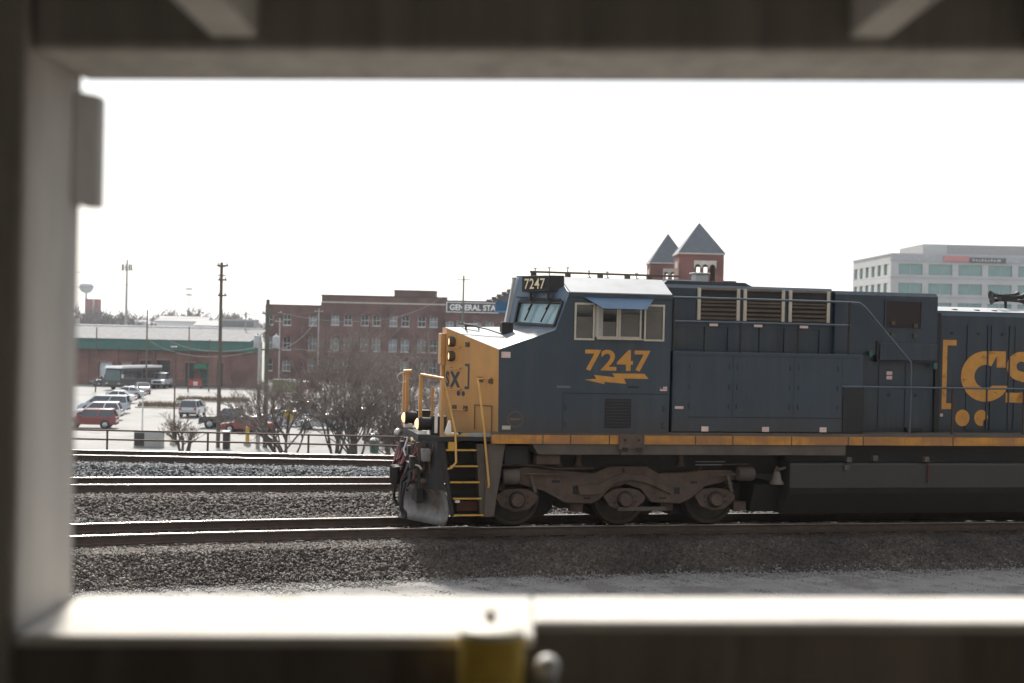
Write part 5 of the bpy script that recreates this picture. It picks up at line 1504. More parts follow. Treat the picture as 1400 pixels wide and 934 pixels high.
b = MB(); b.box(77.5, 119, OY + 6, OY + 22, 19.2, 21.35); b.build('penthouse', mat('penthouse_grey', (0.33, 0.325, 0.32), 0.85), of)
b = MB(); b.box(77.45, 82, OY + 5.9, OY + 5.997, 19.25, 21.35); b.build('penthouse_panel', OFFW, of)
b = MB(); b.box(79.5, 84.2, OY - 0.35, OY - 0.122, 17.85, 18.85); so = b.build('sign_panel', mat('faded_red_sign', (0.48, 0.20, 0.20), 0.6), of)
b = MB(); b.box(84.25, 90.9, OY - 0.35, OY - 0.122, 17.75, 18.65); so = b.build('sign_panel', mat('dark_sign', (0.10, 0.10, 0.105), 0.6), of)
for k in range(9):
    b = MB(); x = 84.8 + k * 0.55; b.box(x, x + 0.32, OY - 0.40, OY - 0.352, 17.98, 18.42 - 0.08 * (k % 3)); b.build('sign_mark', OFFW, so)
b = MB(); b.box(89.4, 89.9, OY - 0.40, OY - 0.352, 17.95, 18.4); b.build('sign_mark', OFFW, so)

of.location.x = -1.1
# ------------------------------------------------------------------ far skyline
wt = thing('water_tower', 'distant pale water tower with round tank on a stem', 'water tower', (-270, 900, LOT))
b = MB(); b.lathe([(0.0, 26.0), (2.6, 26.8), (4.1, 28.6), (4.5, 30.2), (4.1, 31.6), (2.6, 32.6), (0.0, 33.0)], (0, 0, 0), n=20); b.build('tank', mat('pale_blue_tank', (0.33, 0.36, 0.38), 0.6), wt, 50)
b = MB(); b.lathe([(1.3, 0), (0.7, 3), (0.7, 27.3)], (0, 0, 0), n=12); b.build('stem', MATS['pale_blue_tank'], wt, 50)
si = thing('brick_silo', 'distant square red brown stack with pale stripe beside the water tower', 'silo', (-206.5, 700, LOT))
b = MB(); b.box(-3.1, 3.1, -3, 3, 0, 19.75); b.build('shaft', mat('stack_red', (0.22, 0.085, 0.075), 0.9), si)
b = MB(); b.box(0.6, 1.6, -3.05, -3.002, 13, 19.75); b.build('stripe', mat('stack_stripe', (0.36, 0.30, 0.29), 0.9), si)
ce = thing('cell_tower', 'tall slender cell mast with panel antennas above the warehouse roof', 'mast', (-114.1, 420, LOT))
GALV = mat('galvanised_steel', (0.30, 0.31, 0.32), 0.6, 0.3)
b = MB(); b.tube([(0, 0, 0), (0, 0, 27.5)], 0.5, 8, r2=0.25); b.tube([(0, 0, 27.5), (0, 0, 29)], 0.05, 5); b.build('mast', GALV, ce)
for k in range(9):
    a_ = k * 0.698; b = MB(); b.box(1.4 * math.cos(a_) - 0.16, 1.4 * math.cos(a_) + 0.16, 1.4 * math.sin(a_) - 0.12, 1.4 * math.sin(a_) + 0.12, 24.3, 26.2); b.build('panel_antenna', GALV, ce)
b = MB(); b.tube([(1.4 * math.cos(k * 0.698), 1.4 * math.sin(k * 0.698), 25.2) for k in range(10)], 0.08, 5); b.build('platform_ring', GALV, ce)
for (x, y, h, lab) in ((-205, 900, 31, 'faint distant lattice mast with two crosspieces beyond the warehouse'), (-164, 800, 42, 'faint tall thin mast beyond the wooden pole')):
    m_ = thing('radio_mast', lab, 'mast', (x, y, LOT))
    b = MB(); b.tube([(0, 0, 0), (0, 0, h)], 0.45, 5, r2=0.25); b.build('mast', GALV, m_)
    for z in (h * 0.86, h * 0.98):
        b = MB(); b.box(-2.2, 2.2, -0.4, 0.4, z - 0.5, z + 0.5); b.build('antenna_row', GALV, m_)
FARB = mat('far_pale_wall', (0.40, 0.39, 0.38), 0.9)
for (x0, x1, y, z1, lab, mm) in ((-130, -112, 520, 3.9, 'distant long white shed roof beyond the warehouse', WFRAME), (-105, -88, 470, 2.6, 'distant grey shed near the wooden pole', FARB), (-175, -150, 640, 2.2, 'distant low grey building before the far trees', FARB)):
    q = thing('distant_shed', lab, 'building', (0, 0, 0))
    b = MB(); b.box(x0, x1, y, y + 14, LOT, z1); b.build('wall', mm, q)
    b = MB(); b.prism([(y - 0.5, z1 + 0.01), (y + 7, z1 + 1.8), (y + 14.5, z1 + 0.01)], x0 - 0.4, x1 + 0.4, 'x'); b.build('roof', FARB, q)

# far bare wood on the skyline
TWIG = mat('bare_twig', (0.19, 0.15, 0.125), 0.9, c2=(0.10, 0.08, 0.068), scale=2)
FTW = mat('far_bare_wood', (0.13, 0.115, 0.105), 0.95, island=((0.09, 0.08, 0.075), (0.13, 0.115, 0.105), (0.16, 0.145, 0.13)))
n = 260
vv = []; ff = []
for k in range(n):
    y = random.uniform(520, 1100); x = random.uniform(-0.36, 0.0) * y
    hgt = random.uniform(9, 14.5) * (1 + 0.2 * math.sin(x * 0.03)); rad = random.uniform(3.5, 6.5)
    for j in range(90):
        a_ = random.uniform(0, 6.28); e_ = math.acos(random.uniform(-0.6, 1)); rr_ = random.random() ** 0.4
        c = Vector((x + rad * rr_ * math.sin(e_) * math.cos(a_), y + rad * rr_ * math.sin(e_) * math.sin(a_), LOT + hgt * 0.55 + hgt * 0.45 * rr_ * math.cos(e_)))
        d = Vector((random.uniform(-1, 1), random.uniform(-1, 1), random.uniform(0.2, 1.6))).normalized() * random.uniform(0.8, 2.2)
        s_ = d.cross(Vector((random.uniform(-1, 1), 1, 0))).normalized() * random.uniform(0.08, 0.3)
        i0 = len(vv); vv += [c - d - s_, c - d + s_, c + d + s_ * 0.3, c + d - s_ * 0.3]; ff.append((i0, i0 + 1, i0 + 2, i0 + 3))
o = fast_mesh('distant_trees', np.array([tuple(q) for q in vv]), np.array(ff), FTW)
struct(o, 'stuff'); tag(o, 'grey brown mass of bare trees along the far skyline', 'trees')


# ------------------------------------------------------------------ bare trees by the retaining wall
BARK = mat('grey_bark', (0.11, 0.095, 0.083), 0.95, c2=(0.07, 0.06, 0.053), scale=5)


def bare_tree(label, x, y, h, stems, spread, seed, levels=5, mm=TWIG, z=LOT):
    rd = random.Random(seed)
    t = thing('bare_tree', label, 'tree', (x, y, z), 0, None)
    tr = MB(); V_ = []; F_ = []

    def seg(p, q, ra, rb, n=3):
        d = (q - p).normalized(); a_ = d.orthogonal().normalized(); b_ = d.cross(a_)
        i0 = len(V_)
        for c, r_ in ((p, ra), (q, rb)):
            for k in range(n):
                t_ = 6.2832 * k / n
                V_.append(c + (a_ * math.cos(t_) + b_ * math.sin(t_)) * r_)
        for k in range(n): F_.append((i0 + k, i0 + (k + 1) % n, i0 + n + (k + 1) % n, i0 + n + k))

    def grow(p, d, L, r_, lv):
        pts_ = [p]; n = 3 if lv > 1 else 2
        dd = d.copy(); q = p.copy()
        for i in range(n):
            dd = (dd + Vector((rd.gauss(0, .14), rd.gauss(0, .14), rd.gauss(0.05, .10)))).normalized()
            q = q + dd * (L / n); pts_.append(q.copy())
        if lv >= levels - 1:
            tr.tube(pts_, r_, 6, r2=r_ * 0.62)
        else:
            for i in range(n): seg(pts_[i], pts_[i + 1], r_ * (1 - 0.35 * i / n), r_ * (1 - 0.35 * (i + 1) / n))
        if lv == 0: return
        kids = rd.randint(3, 4) if lv > 2 else rd.randint(2, 3)
        for _ in range(kids):
            f = rd.uniform(0.35, 1.0); i = min(int(f * n), n - 1); pp = pts_[i].lerp(pts_[i + 1], f * n - i)
            a_ = rd.uniform(0, 6.28); s_ = rd.uniform(0.35, 0.85)
            o_ = dd.orthogonal().normalized(); o_ = (o_ * math.cos(a_) + dd.cross(o_) * math.sin(a_))
            nd = (dd * math.cos(s_) + o_ * math.sin(s_) + Vector((0, 0, 0.12))).normalized()
            grow(pp, nd, L * rd.uniform(0.5, 0.74), max(r_ * rd.uniform(0.46, 0.62), 0.012), lv - 1)

    for s_ in range(stems):
        a_ = rd.uniform(0, 6.28); e_ = rd.uniform(0.1, spread)
        grow(Vector((0.25 * math.cos(a_), 0.25 * math.sin(a_), -0.1)), Vector((math.sin(e_) * math.cos(a_), math.sin(e_) * math.sin(a_), math.cos(e_))), h * rd.uniform(0.34, 0.44), rd.uniform(0.07, 0.12), levels)
    tr.build('trunk', BARK, t, 50)
    o = fast_mesh('crown', np.array([tuple(q) for q in V_]), np.array(F_), mm, t)
    return t


bare_tree('large many-stemmed bare tree behind the railing, left of the locomotive nose', -12.6, 103, 10.5, 7, 0.5, 3)
bare_tree('bare tree with leaning stems just beside the pale utility pole', -17.2, 106, 8.0, 5, 0.75, 5)
bare_tree('dense bare tree close before the locomotive front platform', -8.6, 104, 10.0, 6, 0.45, 9)
bare_tree('thin bare tree rising behind the gold front posts', -5.6, 112, 9.5, 5, 0.4, 12)
bare_tree('slender tall bare tree before the factory wall', -14.2, 125, 12.5, 3, 0.3, 21)
bare_tree('bare tree before the factory, behind the many-stemmed tree', -9.5, 130, 12.0, 5, 0.45, 33)
bare_tree('broad bare tree with a thick leaning trunk right of the transformer pole', -15.6, 101, 9.0, 4, 0.7, 58)
bare_tree('bushy bare tree spreading in front of the black sedan', -10.6, 99, 8.2, 9, 0.65, 63)
bare_tree('tall thin bare tree reaching the factory window row', -11.8, 118, 11.5, 4, 0.35, 71)
bare_tree('low tangled bare thicket beside the green trash can', -7.4, 100, 6.2, 9, 0.8, 77)
bare_tree('wiry bare shrub growing beside the thin lamp post', -22.8, 100, 4.2, 6, 0.5, 41, levels=4)
bare_tree('bare spreading tree among the parked cars near the pickup', -22.0, 150, 5.5, 5, 0.9, 47)


# ------------------------------------------------------------------ poles and wires
WOOD = mat('weathered_pole_wood', (0.13, 0.105, 0.085), 0.95, c2=(0.085, 0.07, 0.058), scale=4, stretch=(1, 1, 0.1))
GREENW = mat('greenish_pole_wood', (0.12, 0.125, 0.095), 0.95, c2=(0.085, 0.09, 0.07), scale=4)
PALEP = mat('pale_steel_pole', (0.36, 0.36, 0.34), 0.8, c2=(0.28, 0.28, 0.265), scale=1)
TRANS = mat('transformer_grey', (0.42, 0.44, 0.45), 0.5)


def pole(name, label, x, y, h, r_, mm, z=LOT, arms=(), cat='utility pole', r2=None):
    p = thing(name, label, cat, (x, y, z))
    b = MB(); b.tube([(0, 0, -0.2), (0, 0, h)], r_, 10, r2=r2 or r_ * 0.72); b.build('shaft', mm, p, 50)
    for (az, w0, w1) in arms:
        b = MB(); b.box(w0, w1, -r_ - 0.10, -r_ + 0.02, az - 0.06, az + 0.06); b.build('crossarm', mm, p)
        for xx in (w0 + 0.1, w1 - 0.1):
            b = MB(); b.lathe([(0.05, az + 0.062), (0.07, az + 0.12), (0.04, az + 0.2), (0.0, az + 0.22)], (xx, -r_ - 0.04, 0), n=8); b.build('insulator', PALEP, p, 50)
    return p


pole('utility_pole', 'tall brown wooden utility pole standing alone in the parking lot', -22.45, 109.4, 14.25, 0.16, WOOD, arms=((14.0, -0.3, 0.55), (12.9, -0.2, 0.45), (11.7, -0.2, 0.45)))
p2 = pole('utility_pole', 'green grey wooden pole carrying two pale transformers', -19.0, 110.4, 11.5, 0.19, GREENW, arms=((10.4, -0.4, 1.15), (7.6, -1.1, 1.0)))
b = MB(); b.beam((0.1, -0.2, 9.4), (1.0, -0.2, 10.35), 0.07, 0.07); b.build('brace', WOOD, p2)
for x in (-0.72, 0.72):
    b = MB(); b.lathe([(0.0, 7.72), (0.27, 7.75), (0.29, 7.85), (0.29, 8.6), (0.25, 8.68), (0.08, 8.7), (0.06, 8.85), (0.0, 8.86)], (x, -0.15, 0), n=14); b.build('transformer', TRANS, p2, 50)
pole('steel_pole', 'pale grey steel pole side by side with the transformer pole', -19.35, 109.2, 8.2, 0.17, PALEP)
pole('utility_pole', 'wooden pole with forked top rising in front of the wall sign', -8.1, 232, 18.2, 0.2, GREENW, arms=((17.5, -1.0, 1.0), (14.0, -1.0, 0.2)))
lp = pole('lamp_post', 'thin dark lamp post with small flat lamp head in the lot', -26.6, 112.5, 7.6, 0.07, WOOD, cat='lamp post')
b = MB(); b.box(-0.35, 0.1, -0.12, 0.12, 7.6, 7.68); b.build('lamp_head', WFRAME, lp)
pole('signal_post', 'slim post, white above and dark below, by the railing', -28.2, 109.0, 3.9, 0.07, WFRAME, cat='post')
b = MB(); b.tube([(-28.2, 108.9, LOT), (-28.2, 108.9, LOT + 2.0)], 0.09, 8)
for (x, y, h, r_, lab) in ((-51.6, 201, 11.2, 0.13, 'thin wooden pole beside the bus before the warehouse'), (-55.5, 190, 8.6, 0.1, 'slim brown post left of the bus'), (-44.5, 196, 9.0, 0.1, 'thin grey pole before the dark warehouse doors'), (-42.3, 199, 7.2, 0.1, 'short pole beside the green awning')):
    pole('street_pole', lab, x, y, h, r_, WOOD, cat='pole')
for (x, y, h, lab) in ((-31.6, 232, 12.3, 'slender grey pole before the tall factory wall'), (-35.0, 214, 10.5, 'whitish slender pole before the factory wing'), (-42.2, 225, 11.5, 'faint brown pole at the factory wing corner')):
    pole('street_pole', lab, x, y, h, 0.13, PALEP, cat='pole', arms=((h - 0.5, -0.7, 0.7),))
WIRE = mat('wire_grey', (0.16, 0.15, 0.14), 0.7)


def wire(lab, p, q, sag, r_=0.017):
    p = Vector(p); q = Vector(q)
    pts_ = [p.lerp(q, k / 14) - Vector((0, 0, sag * 4 * (k / 14) * (1 - k / 14))) for k in range(15)]
    b = MB(); b.tube(pts_, r_, 4)
    return tag(b.build('overhead_wire', WIRE), lab, 'wire', 'overhead wires')


for (p, q, s_, lab) in (((-22.3, 109.3, 8.15), (-120, 150, 8.5), 1.5, 'topmost wire leaving the brown wooden pole past the cell mast'), ((-22.3, 109.3, 7.0), (-120, 150, 7.3), 1.6, 'second wire leaving the brown wooden pole past the cell mast'),
                        ((-22.2, 109.3, 6.0), (-19.0, 110.2, 4.6), 0.3, 'short wire from the brown wooden pole to the transformer pole'), ((-18.2, 110.2, 4.6), (-8.1, 231.8, 11.6), 3.0, 'wire from the transformer pole to the pole before the wall sign'),
                        ((-18.4, 110.2, 1.9), (30, 180, 1.5), 1.2, 'low wire from the transformer pole running behind the locomotive nose'), ((-20.0, 110.2, 1.8), (-51.6, 201, 3.2), 1.5, 'upper sagging wire across the green fascia of the warehouse'),
                        ((-20.0, 110.2, 1.5), (-51.6, 201, 1.2), 1.2, 'lower sagging wire across the warehouse wall'), ((-18.1, 110.2, 1.7), (-31.6, 231.8, 5.5), 1.0, 'wire from the transformers to the slender pole before the factory'),
                        ((-22.4, 109.2, -0.6), (-70, 118, -0.9), 0.3, 'upper cable strung low across the lot before the bus'), ((-22.4, 109.2, -1.0), (-70, 118, -1.4), 0.3, 'lower cable strung low across the lot before the bus'),
                        ((-8.1, 231.8, 11.7), (60, 190, 13), 2, 'wire from the sign pole passing behind the locomotive cab'), ((-31.6, 231.8, 5.8), (-114, 260, 6.2), 2, 'faint wire from the factory pole over the warehouse roof')):
    wire(lab, p, q, s_)

# ------------------------------------------------------------------ vehicles
CGL = mat('car_glass', (0.03, 0.035, 0.04), 0.06, spec=0.9)
TYRE = mat('tyre', (0.02, 0.02, 0.02), 0.85)
RIM = mat('alloy_rim', (0.45, 0.45, 0.46), 0.35, 0.8)
TAIL = mat('tail_lamp', (0.40, 0.02, 0.02), 0.3)
HEAD = mat('head_lamp', (0.6, 0.6, 0.6), 0.15)
TRIM = mat('dark_trim', (0.03, 0.03, 0.03), 0.6)


def paint(n, c): return mat('car_paint_' + n, c, 0.25, 0.1, c2=tuple(q * 0.92 for q in c), coat=0.7)


SHAPES = {
    'sedan': dict(L=4.7, W=1.8, body=[(-2.35, .30), (-2.38, .72), (-2.28, .95), (-1.5, 1.0), (0.95, .97), (2.0, .84), (2.33, .66), (2.36, .30)], cab=[(-1.75, .97), (1.05, .95), (0.25, 1.43), (-1.0, 1.43)], wx=(-1.42, 1.42), wr=.33),
    'suv': dict(L=4.7, W=1.88, body=[(-2.32, .36), (-2.36, .80), (-2.30, 1.06), (0.95, 1.06), (1.95, .98), (2.30, .80), (2.34, .36)], cab=[(-2.27, 1.05), (1.1, 1.04), (0.35, 1.68), (-1.95, 1.70)], wx=(-1.4, 1.42), wr=.36),
    'van': dict(L=5.1, W=1.98, body=[(-2.52, .36), (-2.55, 1.12), (1.3, 1.10), (2.2, .98), (2.52, .72), (2.54, .36)], cab=[(-2.5, 1.11), (1.65, 1.08), (0.75, 1.78), (-2.35, 1.80)], wx=(-1.55, 1.6), wr=.35),
    'pickup': dict(L=5.8, W=2.0, body=[(-2.88, .50), (-2.90, 1.18), (-0.95, 1.20), (1.1, 1.18), (2.55, 1.12), (2.86, .95), (2.88, .50)], cab=[(-0.95, 1.19), (1.25, 1.17), (0.55, 1.86), (-0.75, 1.88)], wx=(-1.75, 1.85), wr=.42),
}


def car(kind, label, x, y, rz, pm, group=None):
    S = SHAPES[kind]
    c = thing('parked_car' if kind != 'pickup' else 'pickup_truck', label, {'pickup': 'pickup', 'van': 'van'}.get(kind, 'car'), (x, y, LOT + 0.004), rz, group)
    W = S['W'] / 2
    b = MB(); b.prism(S['body'], -W, W); b.build('body', pm, c, None, 0.07)
    # greenhouse: glass tapering to a painted roof
    lo = S['cab']
    (xa, za), (xb, zb), (xc, zc), (xd, zd) = lo
    wi = W - 0.06; wt_ = W - 0.22
    b = MB(); b.add([(xa, -wi, za), (xb, -wi, zb), (xb, wi, zb), (xa, wi, za), (xd, -wt_, zd), (xc, -wt_, zc), (xc, wt_, zc), (xd, wt_, zd)], [(0, 1, 5, 4), (1, 2, 6, 5), (2, 3, 7, 6), (3, 0, 4, 7), (4, 5, 6, 7)])
    b.build('window_band', CGL, c, None, 0.02)
    b = MB(); b.add([(xd - 0.05, -wt_ - 0.02, zd - 0.01), (xc + 0.05, -wt_ - 0.02, zc - 0.01), (xc + 0.05, wt_ + 0.02, zc - 0.01), (xd - 0.05, wt_ + 0.02, zd - 0.01), (xd, -wt_ + 0.08, zd + 0.06), (xc - 0.05, -wt_ + 0.08, zc + 0.06), (xc - 0.05, wt_ - 0.08, zc + 0.06), (xd, wt_ - 0.08, zd + 0.06)],
          [(0, 3, 2, 1), (4, 5, 6, 7), (0, 1, 5, 4), (1, 2, 6, 5), (2, 3, 7, 6), (3, 0, 4, 7)])
    b.build('roof', pm, c, 40)
    for s in (-1, 1):
        for (p, q) in (((xa, za), (xd, zd)), ((xb, zb), (xc, zc)), (((xa + xb) / 2 - 0.1, za), ((xc + xd) / 2 - 0.1, zd))):
            b = MB(); b.beam((p[0], s * (wi + 0.005), p[1]), (q[0], s * (wt_ + 0.008), q[1]), 0.09, 0.05, up=(0, 1, 0)); b.build('pillar', pm, c)
        for wx in S['wx']:
            b = MB(); b.lathe([(0.0, s * (W - 0.2)), (S['wr'], s * (W - 0.2)), (S['wr'], s * (W + 0.005)), (S['wr'] - 0.07, s * (W + 0.02)), (0.0, s * (W - 0.01))], (wx, 0, S['wr']), 'y', 18); w = b.build('wheel', TYRE, c, 40)
            b = MB(); b.lathe([(S['wr'] * 0.66, s * (W + 0.012)), (S['wr'] * 0.6, s * (W + 0.025)), (0.0, s * (W + 0.02))], (wx, 0, S['wr']), 'y', 14); b.build('rim', RIM, w, 40)
            b = MB(); b.lathe([(S['wr'] + 0.07, s * (W - 0.03)), (S['wr'] + 0.07, s * (W + 0.0025)), (0.0, s * (W + 0.003))], (wx, 0, S['wr'] + 0.02), 'y', 18); b.build('wheel_arch', TRIM, c, 40)
        e_ = S['body'][-1][0]; f_ = S['body'][1][0]
        b = MB(); b.box(e_ - 0.10, e_ + 0.012, s * (W - 0.35) - 0.18, s * (W - 0.35) + 0.18, 0.60, 0.78); b.build('headlight', HEAD, c)
        b = MB(); b.box(f_ - 0.012, f_ + 0.08, s * (W - 0.2) - 0.11, s * (W - 0.2) + 0.11, 0.78, 1.02); b.build('taillight', TAIL, c)
        b = MB(); b.box(xb - 0.45, xb - 0.25, s * W + (0 if s > 0 else -0.2), s * W + (0.2 if s > 0 else 0), zb - 0.02, zb + 0.13); b.build('mirror', pm, c)
    for xx in (S['body'][0][0] - 0.03, S['body'][-1][0] - 0.06):
        b = MB(); b.box(xx, xx + 0.09, -W + 0.08, W - 0.08, 0.36, 0.55); b.build('bumper', TRIM if kind != 'pickup' else RIM, c)
    if kind == 'pickup':
        b = MB(); b.box(-2.75, -1.05, -W + 0.12, W - 0.12, 1.2005, 1.215); b.build('bed_cover', TRIM, c)
    return c


RED = paint('red', (0.19, 0.03, 0.03)); SILV = paint('silver', (0.42, 0.44, 0.46)); WHT = paint('white', (0.72, 0.72, 0.72)); BLK = paint('black', (0.02, 0.022, 0.026)); BLUE = paint('blue', (0.04, 0.12, 0.30)); GREY = paint('grey', (0.14, 0.145, 0.15)); MAR = paint('maroon', (0.20, 0.03, 0.03)); PBLUE = paint('pale_blue', (0.40, 0.46, 0.54))
PI = math.pi
car('suv', 'red suv parked at the left edge of the lot by the column', -37.3, 126.3, PI + 0.12, RED)
car('suv', 'white silver car parked between the red suv and the pale van', -39.8, 137.0, PI + 0.1, WHT)
car('van', 'pale blue grey van parked beyond the white car', -42.2, 147.6, PI + 0.08, PBLUE)
car('sedan', 'white sedan parked just behind the pale van', -46.0, 165.5, PI + 0.1, WHT)
car('sedan', 'dark glass white roofed sedan parked nearest the bus side row', -47.6, 176, PI + 0.1, SILV)
car('sedan', 'grey sedan parked between the bus and the white truck', -48.9, 188.5, PI * 0.62, SILV)
car('suv', 'silver suv driving away in the middle of the lot', -32.3, 144.6, PI / 2, SILV)
car('pickup', 'black pickup truck facing the open middle of the lot', -25.35, 129.6, PI, BLK)
car('sedan', 'dark red sedan parked in front of the black pickup', -23.1, 125.2, PI, RED)
car('sedan', 'blue sedan nose showing between the red sedan and the pickup', -22.9, 127.45, PI, BLUE)
car('sedan', 'white sedan parked behind the black pickup', -21.2, 134.2, PI, WHT)
car('sedan', 'silver sedan parked second behind the pickup', -20.8, 138.6, PI, SILV)
car('suv', 'dark grey suv parked third behind the pickup near the spreading tree', -22.2, 145.5, PI, GREY)
car('sedan', 'white sedan half hidden behind the transformer pole', -17.2, 131.0, PI, SILV)
car('suv', 'grey suv half hidden by tree branches right of the transformer pole', -15.6, 137.0, PI, GREY)
car('sedan', 'maroon sedan parked among the bare trees near the pole', -14.6, 150.0, PI, MAR)
car('suv', 'black suv seen through the many-stemmed tree', -9.0, 122.5, PI, BLK)
car('sedan', 'black sedan seen through the trees, in front of the black suv', -9.6, 116.0, PI, BLK)
car('sedan', 'grey sedan seen through the trees by the locomotive front', -8.0, 130.5, PI, GREY)
car('suv', 'dark suv parked against the white roll door of the warehouse', -58.6, 206.5, PI + 0.5, GREY)
car('sedan', 'small bright red car by the factory wing', -29.6, 205.0, PI, RED)
# white box-nosed truck seen from the front
wt_ = thing('work_truck', 'white high work truck facing the tracks beside the bus', 'truck', (-50.4, 205.0, LOT + 0.004), -PI / 2)
b = MB(); b.prism([(-2.6, .55), (-2.6, 1.35), (0.9, 1.35), (2.35, 1.25), (2.5, 1.0), (2.5, .55)], -1.0, 1.0); b.build('body', WHT, wt_, None, 0.08)
b = MB(); b.prism([(-0.7, 1.36), (1.1, 1.36), (0.55, 2.1), (-0.6, 2.1)], -0.88, 0.88); b.build('window_band', CGL, wt_, None, 0.05)
b = MB(); b.box(-0.7, 0.6, -0.86, 0.86, 2.105, 2.2); b.build('roof', WHT, wt_, None, 0.04)
b = MB(); b.box(2.49, 2.53, -0.6, 0.6, 0.75, 1.1); b.build('grille', TRIM, wt_)
b = MB(); b.box(2.48, 2.62, -0.98, 0.98, 0.45, 0.65); b.build('bumper', TRIM, wt_)
for s in (-1, 1):
    for x in (-1.6, 1.7):
        b = MB(); b.lathe([(0.0, s * 0.75), (0.42, s * 0.75), (0.42, s * 1.0), (0.0, s * 1.02)], (x, 0, 0.42), 'y', 16); b.build('wheel', TYRE, wt_, 40)
    b = MB(); b.box(2.47, 2.54, s * 0.8 - 0.15, s * 0.8 + 0.15, 0.85, 1.05); b.build('headlight', HEAD, wt_)
    b = MB(); b.box(0.85, 1.0, s * 1.18 - 0.12, s * 1.18 + 0.12, 1.35, 1.75); b.build('mirror', TRIM, wt_)
b = MB(); b.box(-0.1, 0.15, -0.3, 0.3, 2.205, 2.3); b.build('beacon', HEAD, wt_)
# bus
bu = thing('bus', 'dark bus with tall teal windshield and sunlit white roof by the warehouse', 'bus', (-53.2, 200.6, LOT + 0.004), R(-107))
b = MB(); b.prism([(-5.2, .4), (-5.25, 2.95), (5.0, 3.0), (5.25, 2.6), (5.3, .4)], -1.27, 1.27); b.build('body', mat('bus_dark', (0.06, 0.055, 0.055), 0.5), bu, None, 0.08)
b = MB(); b.prism([(-5.3, 2.96), (5.05, 3.01), (5.35, 3.0), (5.0, 3.32), (-5.2, 3.28)], -1.33, 1.33); b.build('roof', WHT, bu, None, 0.04)
b = MB(); b.box(5.30, 5.36, -1.15, 1.15, 1.25, 2.75); b.build('windshield', mat('bus_teal_glass', (0.06, 0.12, 0.125), 0.08, spec=0.9), bu)
b = MB(); b.box(5.30, 5.38, -1.2, 1.2, 0.45, 0.7); b.build('bumper', TRIM, bu)
for s in (-1, 1):
    b = MB(); b.box(5.29, 5.37, s * 0.95 - 0.16, s * 0.95 + 0.16, 0.8, 1.0); b.build('headlight', HEAD, bu)
    b = MB(); b.box(5.2, 5.4, s * 1.5 - 0.1, s * 1.5 + 0.1, 1.7, 2.2); b.build('mirror', HEAD, bu)
    for k in range(6):
        b = MB(); x = -4.7 + k * 1.6; b.box(x, x + 1.4, s * 1.272 - 0.01, s * 1.272 + 0.01, 1.55, 2.55); b.build('side_window', CGL, bu)
    for x in (-3.2, 3.4):
        b = MB(); b.lathe([(0.0, s * 1.0), (0.48, s * 1.0), (0.48, s * 1.285), (0.0, s * 1.29)], (x, 0, 0.48), 'y', 18); b.build('wheel', TYRE, bu, 40)

# ------------------------------------------------------------------ small things in the lot
for (x, y, lab) in ((-26.2, 110.8, 'yellow hydrant-like guard post at the foot of the thin lamp post'), (-20.6, 111.6, 'yellow guard post beside the wooden utility pole')):
    h = thing('guard_post', lab, 'post', (x, y, LOT))
    b = MB(); b.lathe([(0.16, 0), (0.16, 1.35), (0.12, 1.5), (0, 1.55)], (0, 0, 0), n=12); b.build('pipe', mat('guard_yellow', (0.55, 0.36, 0.04), 0.6), h, 50)
    b = MB(); b.box(-0.26, 0.26, -0.2, 0.2, 0, 0.25); b.build('base', CONC, h)
sgn = thing('warning_sign', 'yellow diamond warning sign on a post among the tree branches', 'sign', (-18.4, 118.5, LOT))
b = MB(); b.tube([(0, 0.05, 0), (0, 0.05, 2.6)], 0.04, 8); b.build('post', PALEP, sgn)
b = MB(); b.prism([(0, 1.45), (0.62, 2.07), (0, 2.69), (-0.62, 2.07)], -0.02, 0.0); b.build('plate', MATS['guard_yellow'], sgn)
bx = thing('utility_cabinet', 'grey utility cabinet with a dark face near the white topped post', 'cabinet', (-27.1, 108.6, LOT))
b = MB(); b.box(-1.5, 0.6, -0.5, 0.5, 0, 1.25); b.build('housing', PALEP, bx, None, 0.04)
b = MB(); b.box(-1.45, -0.7, -0.53, -0.503, 0.1, 1.1); b.build('door', TRIM, bx)
tb = thing('trash_bin', 'dark upright bin on the lot behind the railing, below the red sedan', 'bin', (-21.6, 108.4, LOT))
b = MB(); b.box(-0.25, 0.25, -0.25, 0.25, 0, 1.25); b.build('bin', TRIM, tb, None, 0.04)
b = MB(); b.box(-0.28, 0.28, -0.28, 0.28, 1.252, 1.4); b.build('lid', RIM, tb, None, 0.03)
tb = thing('trash_can', 'green barrel trash can with white lid behind the railing', 'trash can', (-10.3, 108.2, LOT))
b = MB(); b.lathe([(0.33, 0), (0.36, 0.9)], (0, 0, 0), n=14); b.build('barrel', mat('bin_green', (0.03, 0.11, 0.08), 0.6), tb, 40)
b = MB(); b.lathe([(0.38, 0.902), (0.36, 1.0), (0.2, 1.12), (0, 1.15)], (0, 0, 0), n=14); b.build('lid', WFRAME, tb, 40)
dm = thing('dumpster', 'green metal dumpster partly hidden by branches beside the small red car', 'dumpster', (-31.2, 196, LOT))
b = MB(); b.prism([(-1.4, 0.2), (1.4, 0.2), (1.6, 1.6), (-1.6, 1.9)], -0.9, 0.9); b.build('box', mat('lime_green', (0.14, 0.22, 0.06), 0.6), dm, None, 0.03)
b = MB(); b.box(-1.6, 1.55, -0.92, 0.92, 1.92, 1.98); b.build('lid', TRIM, dm)
os_ = thing('barrier_board', 'red and white barrier board below the green awning', 'barrier', (-45.9, 206.8, LOT))
b = MB(); b.box(-0.9, 0.9, -0.05, 0.05, 0.3, 1.2); b.build('board', mat('barrier_red', (0.5, 0.06, 0.04), 0.6), os_)
b = MB(); b.box(-0.3, 0.35, -0.08, -0.053, 0.4, 0.95); b.build('white_panel', WHITE, os_)
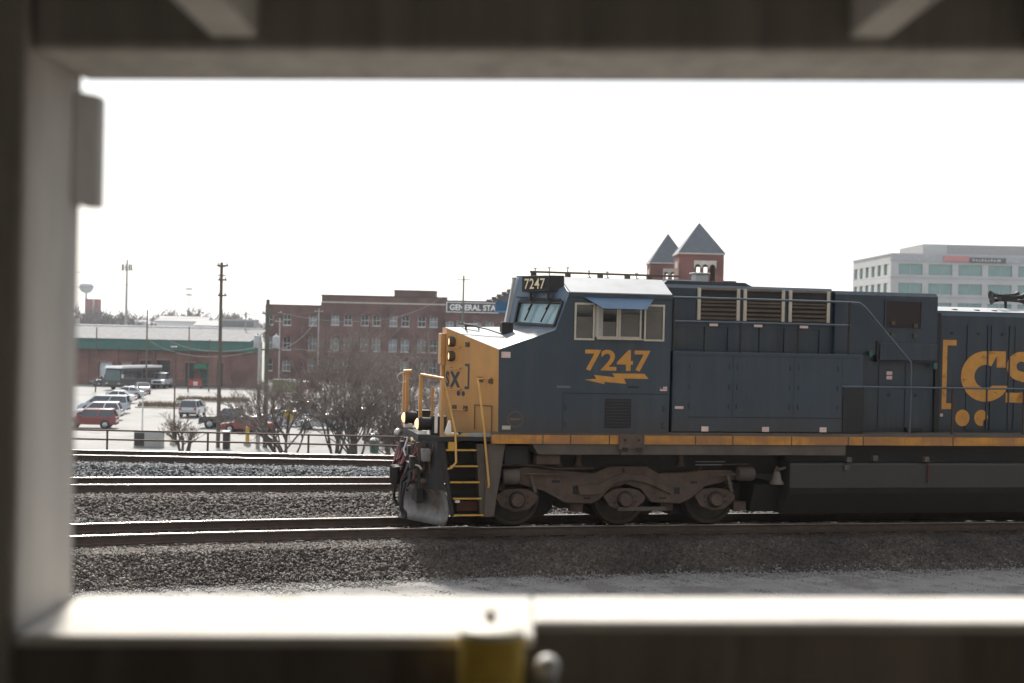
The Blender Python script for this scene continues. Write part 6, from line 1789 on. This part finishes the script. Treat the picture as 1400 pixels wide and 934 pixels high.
for x in (-0.8, 0.8):
    b = MB(); b.box(x - 0.05, x + 0.05, -0.3, 0.3, 0, 0.29); b.build('foot', TRIM, os_)
# raised kerb islands with dry grass
GRASS = mat('dry_grass', (0.22, 0.16, 0.09), 0.95, c2=(0.15, 0.11, 0.065), scale=4)
for (x0, x1, y0, y1, lab) in ((-41.5, -34.0, 157, 160, 'long kerbed island of dry brown grass in the lot'), (-40.5, -31.5, 171, 173, 'narrow far kerbed island in the lot')):
    k_ = thing('kerb_island', lab, 'kerb island', (0, 0, 0))
    b = MB(); b.box(x0, x1, y0, y1, LOT, LOT + 0.15); b.build('kerb', CONC, k_, None, 0.03)
    vv = []; ff = []
    for j in range(1500):
        x = random.uniform(x0 + 0.2, x1 - 0.2); y = random.uniform(y0 + 0.2, y1 - 0.2); h = random.uniform(0.25, 0.7); a_ = random.uniform(0, 3.14)
        dx, dy = 0.05 * math.cos(a_), 0.05 * math.sin(a_); i0 = len(vv)
        vv += [(x - dx, y - dy, LOT + 0.14), (x + dx, y + dy, LOT + 0.14), (x + random.uniform(-.15, .15), y + random.uniform(-.15, .15), LOT + 0.14 + h)]; ff.append((i0, i0 + 1, i0 + 2))
    o = fast_mesh('grass_tufts', np.array(vv), np.array(ff), GRASS, k_); struct(o, 'stuff')

# ------------------------------------------------------------------ thin bright haze in the air
b = MB(); b.box(-6050, 6050, -350, 8050, -7.6, 45)
hz = b.build('haze', WHITE)
hm = bpy.data.materials.new('haze_air'); hm.use_nodes = True
hn_ = hm.node_tree; hn_.nodes.clear()
ho_ = hn_.nodes.new('ShaderNodeOutputMaterial'); pv = hn_.nodes.new('ShaderNodeVolumePrincipled')
pv.inputs['Color'].default_value = (0.93, 0.95, 1.0, 1); pv.inputs['Density'].default_value = 0.00015; pv.inputs['Anisotropy'].default_value = 0.3
hn_.links.new(pv.outputs[0], ho_.inputs['Volume'])
hz.data.materials.clear(); hz.data.materials.append(hm)
hz['kind'] = 'stuff'; hz['label'] = 'thin bright haze hanging in the air over the lot'; hz['category'] = 'haze'
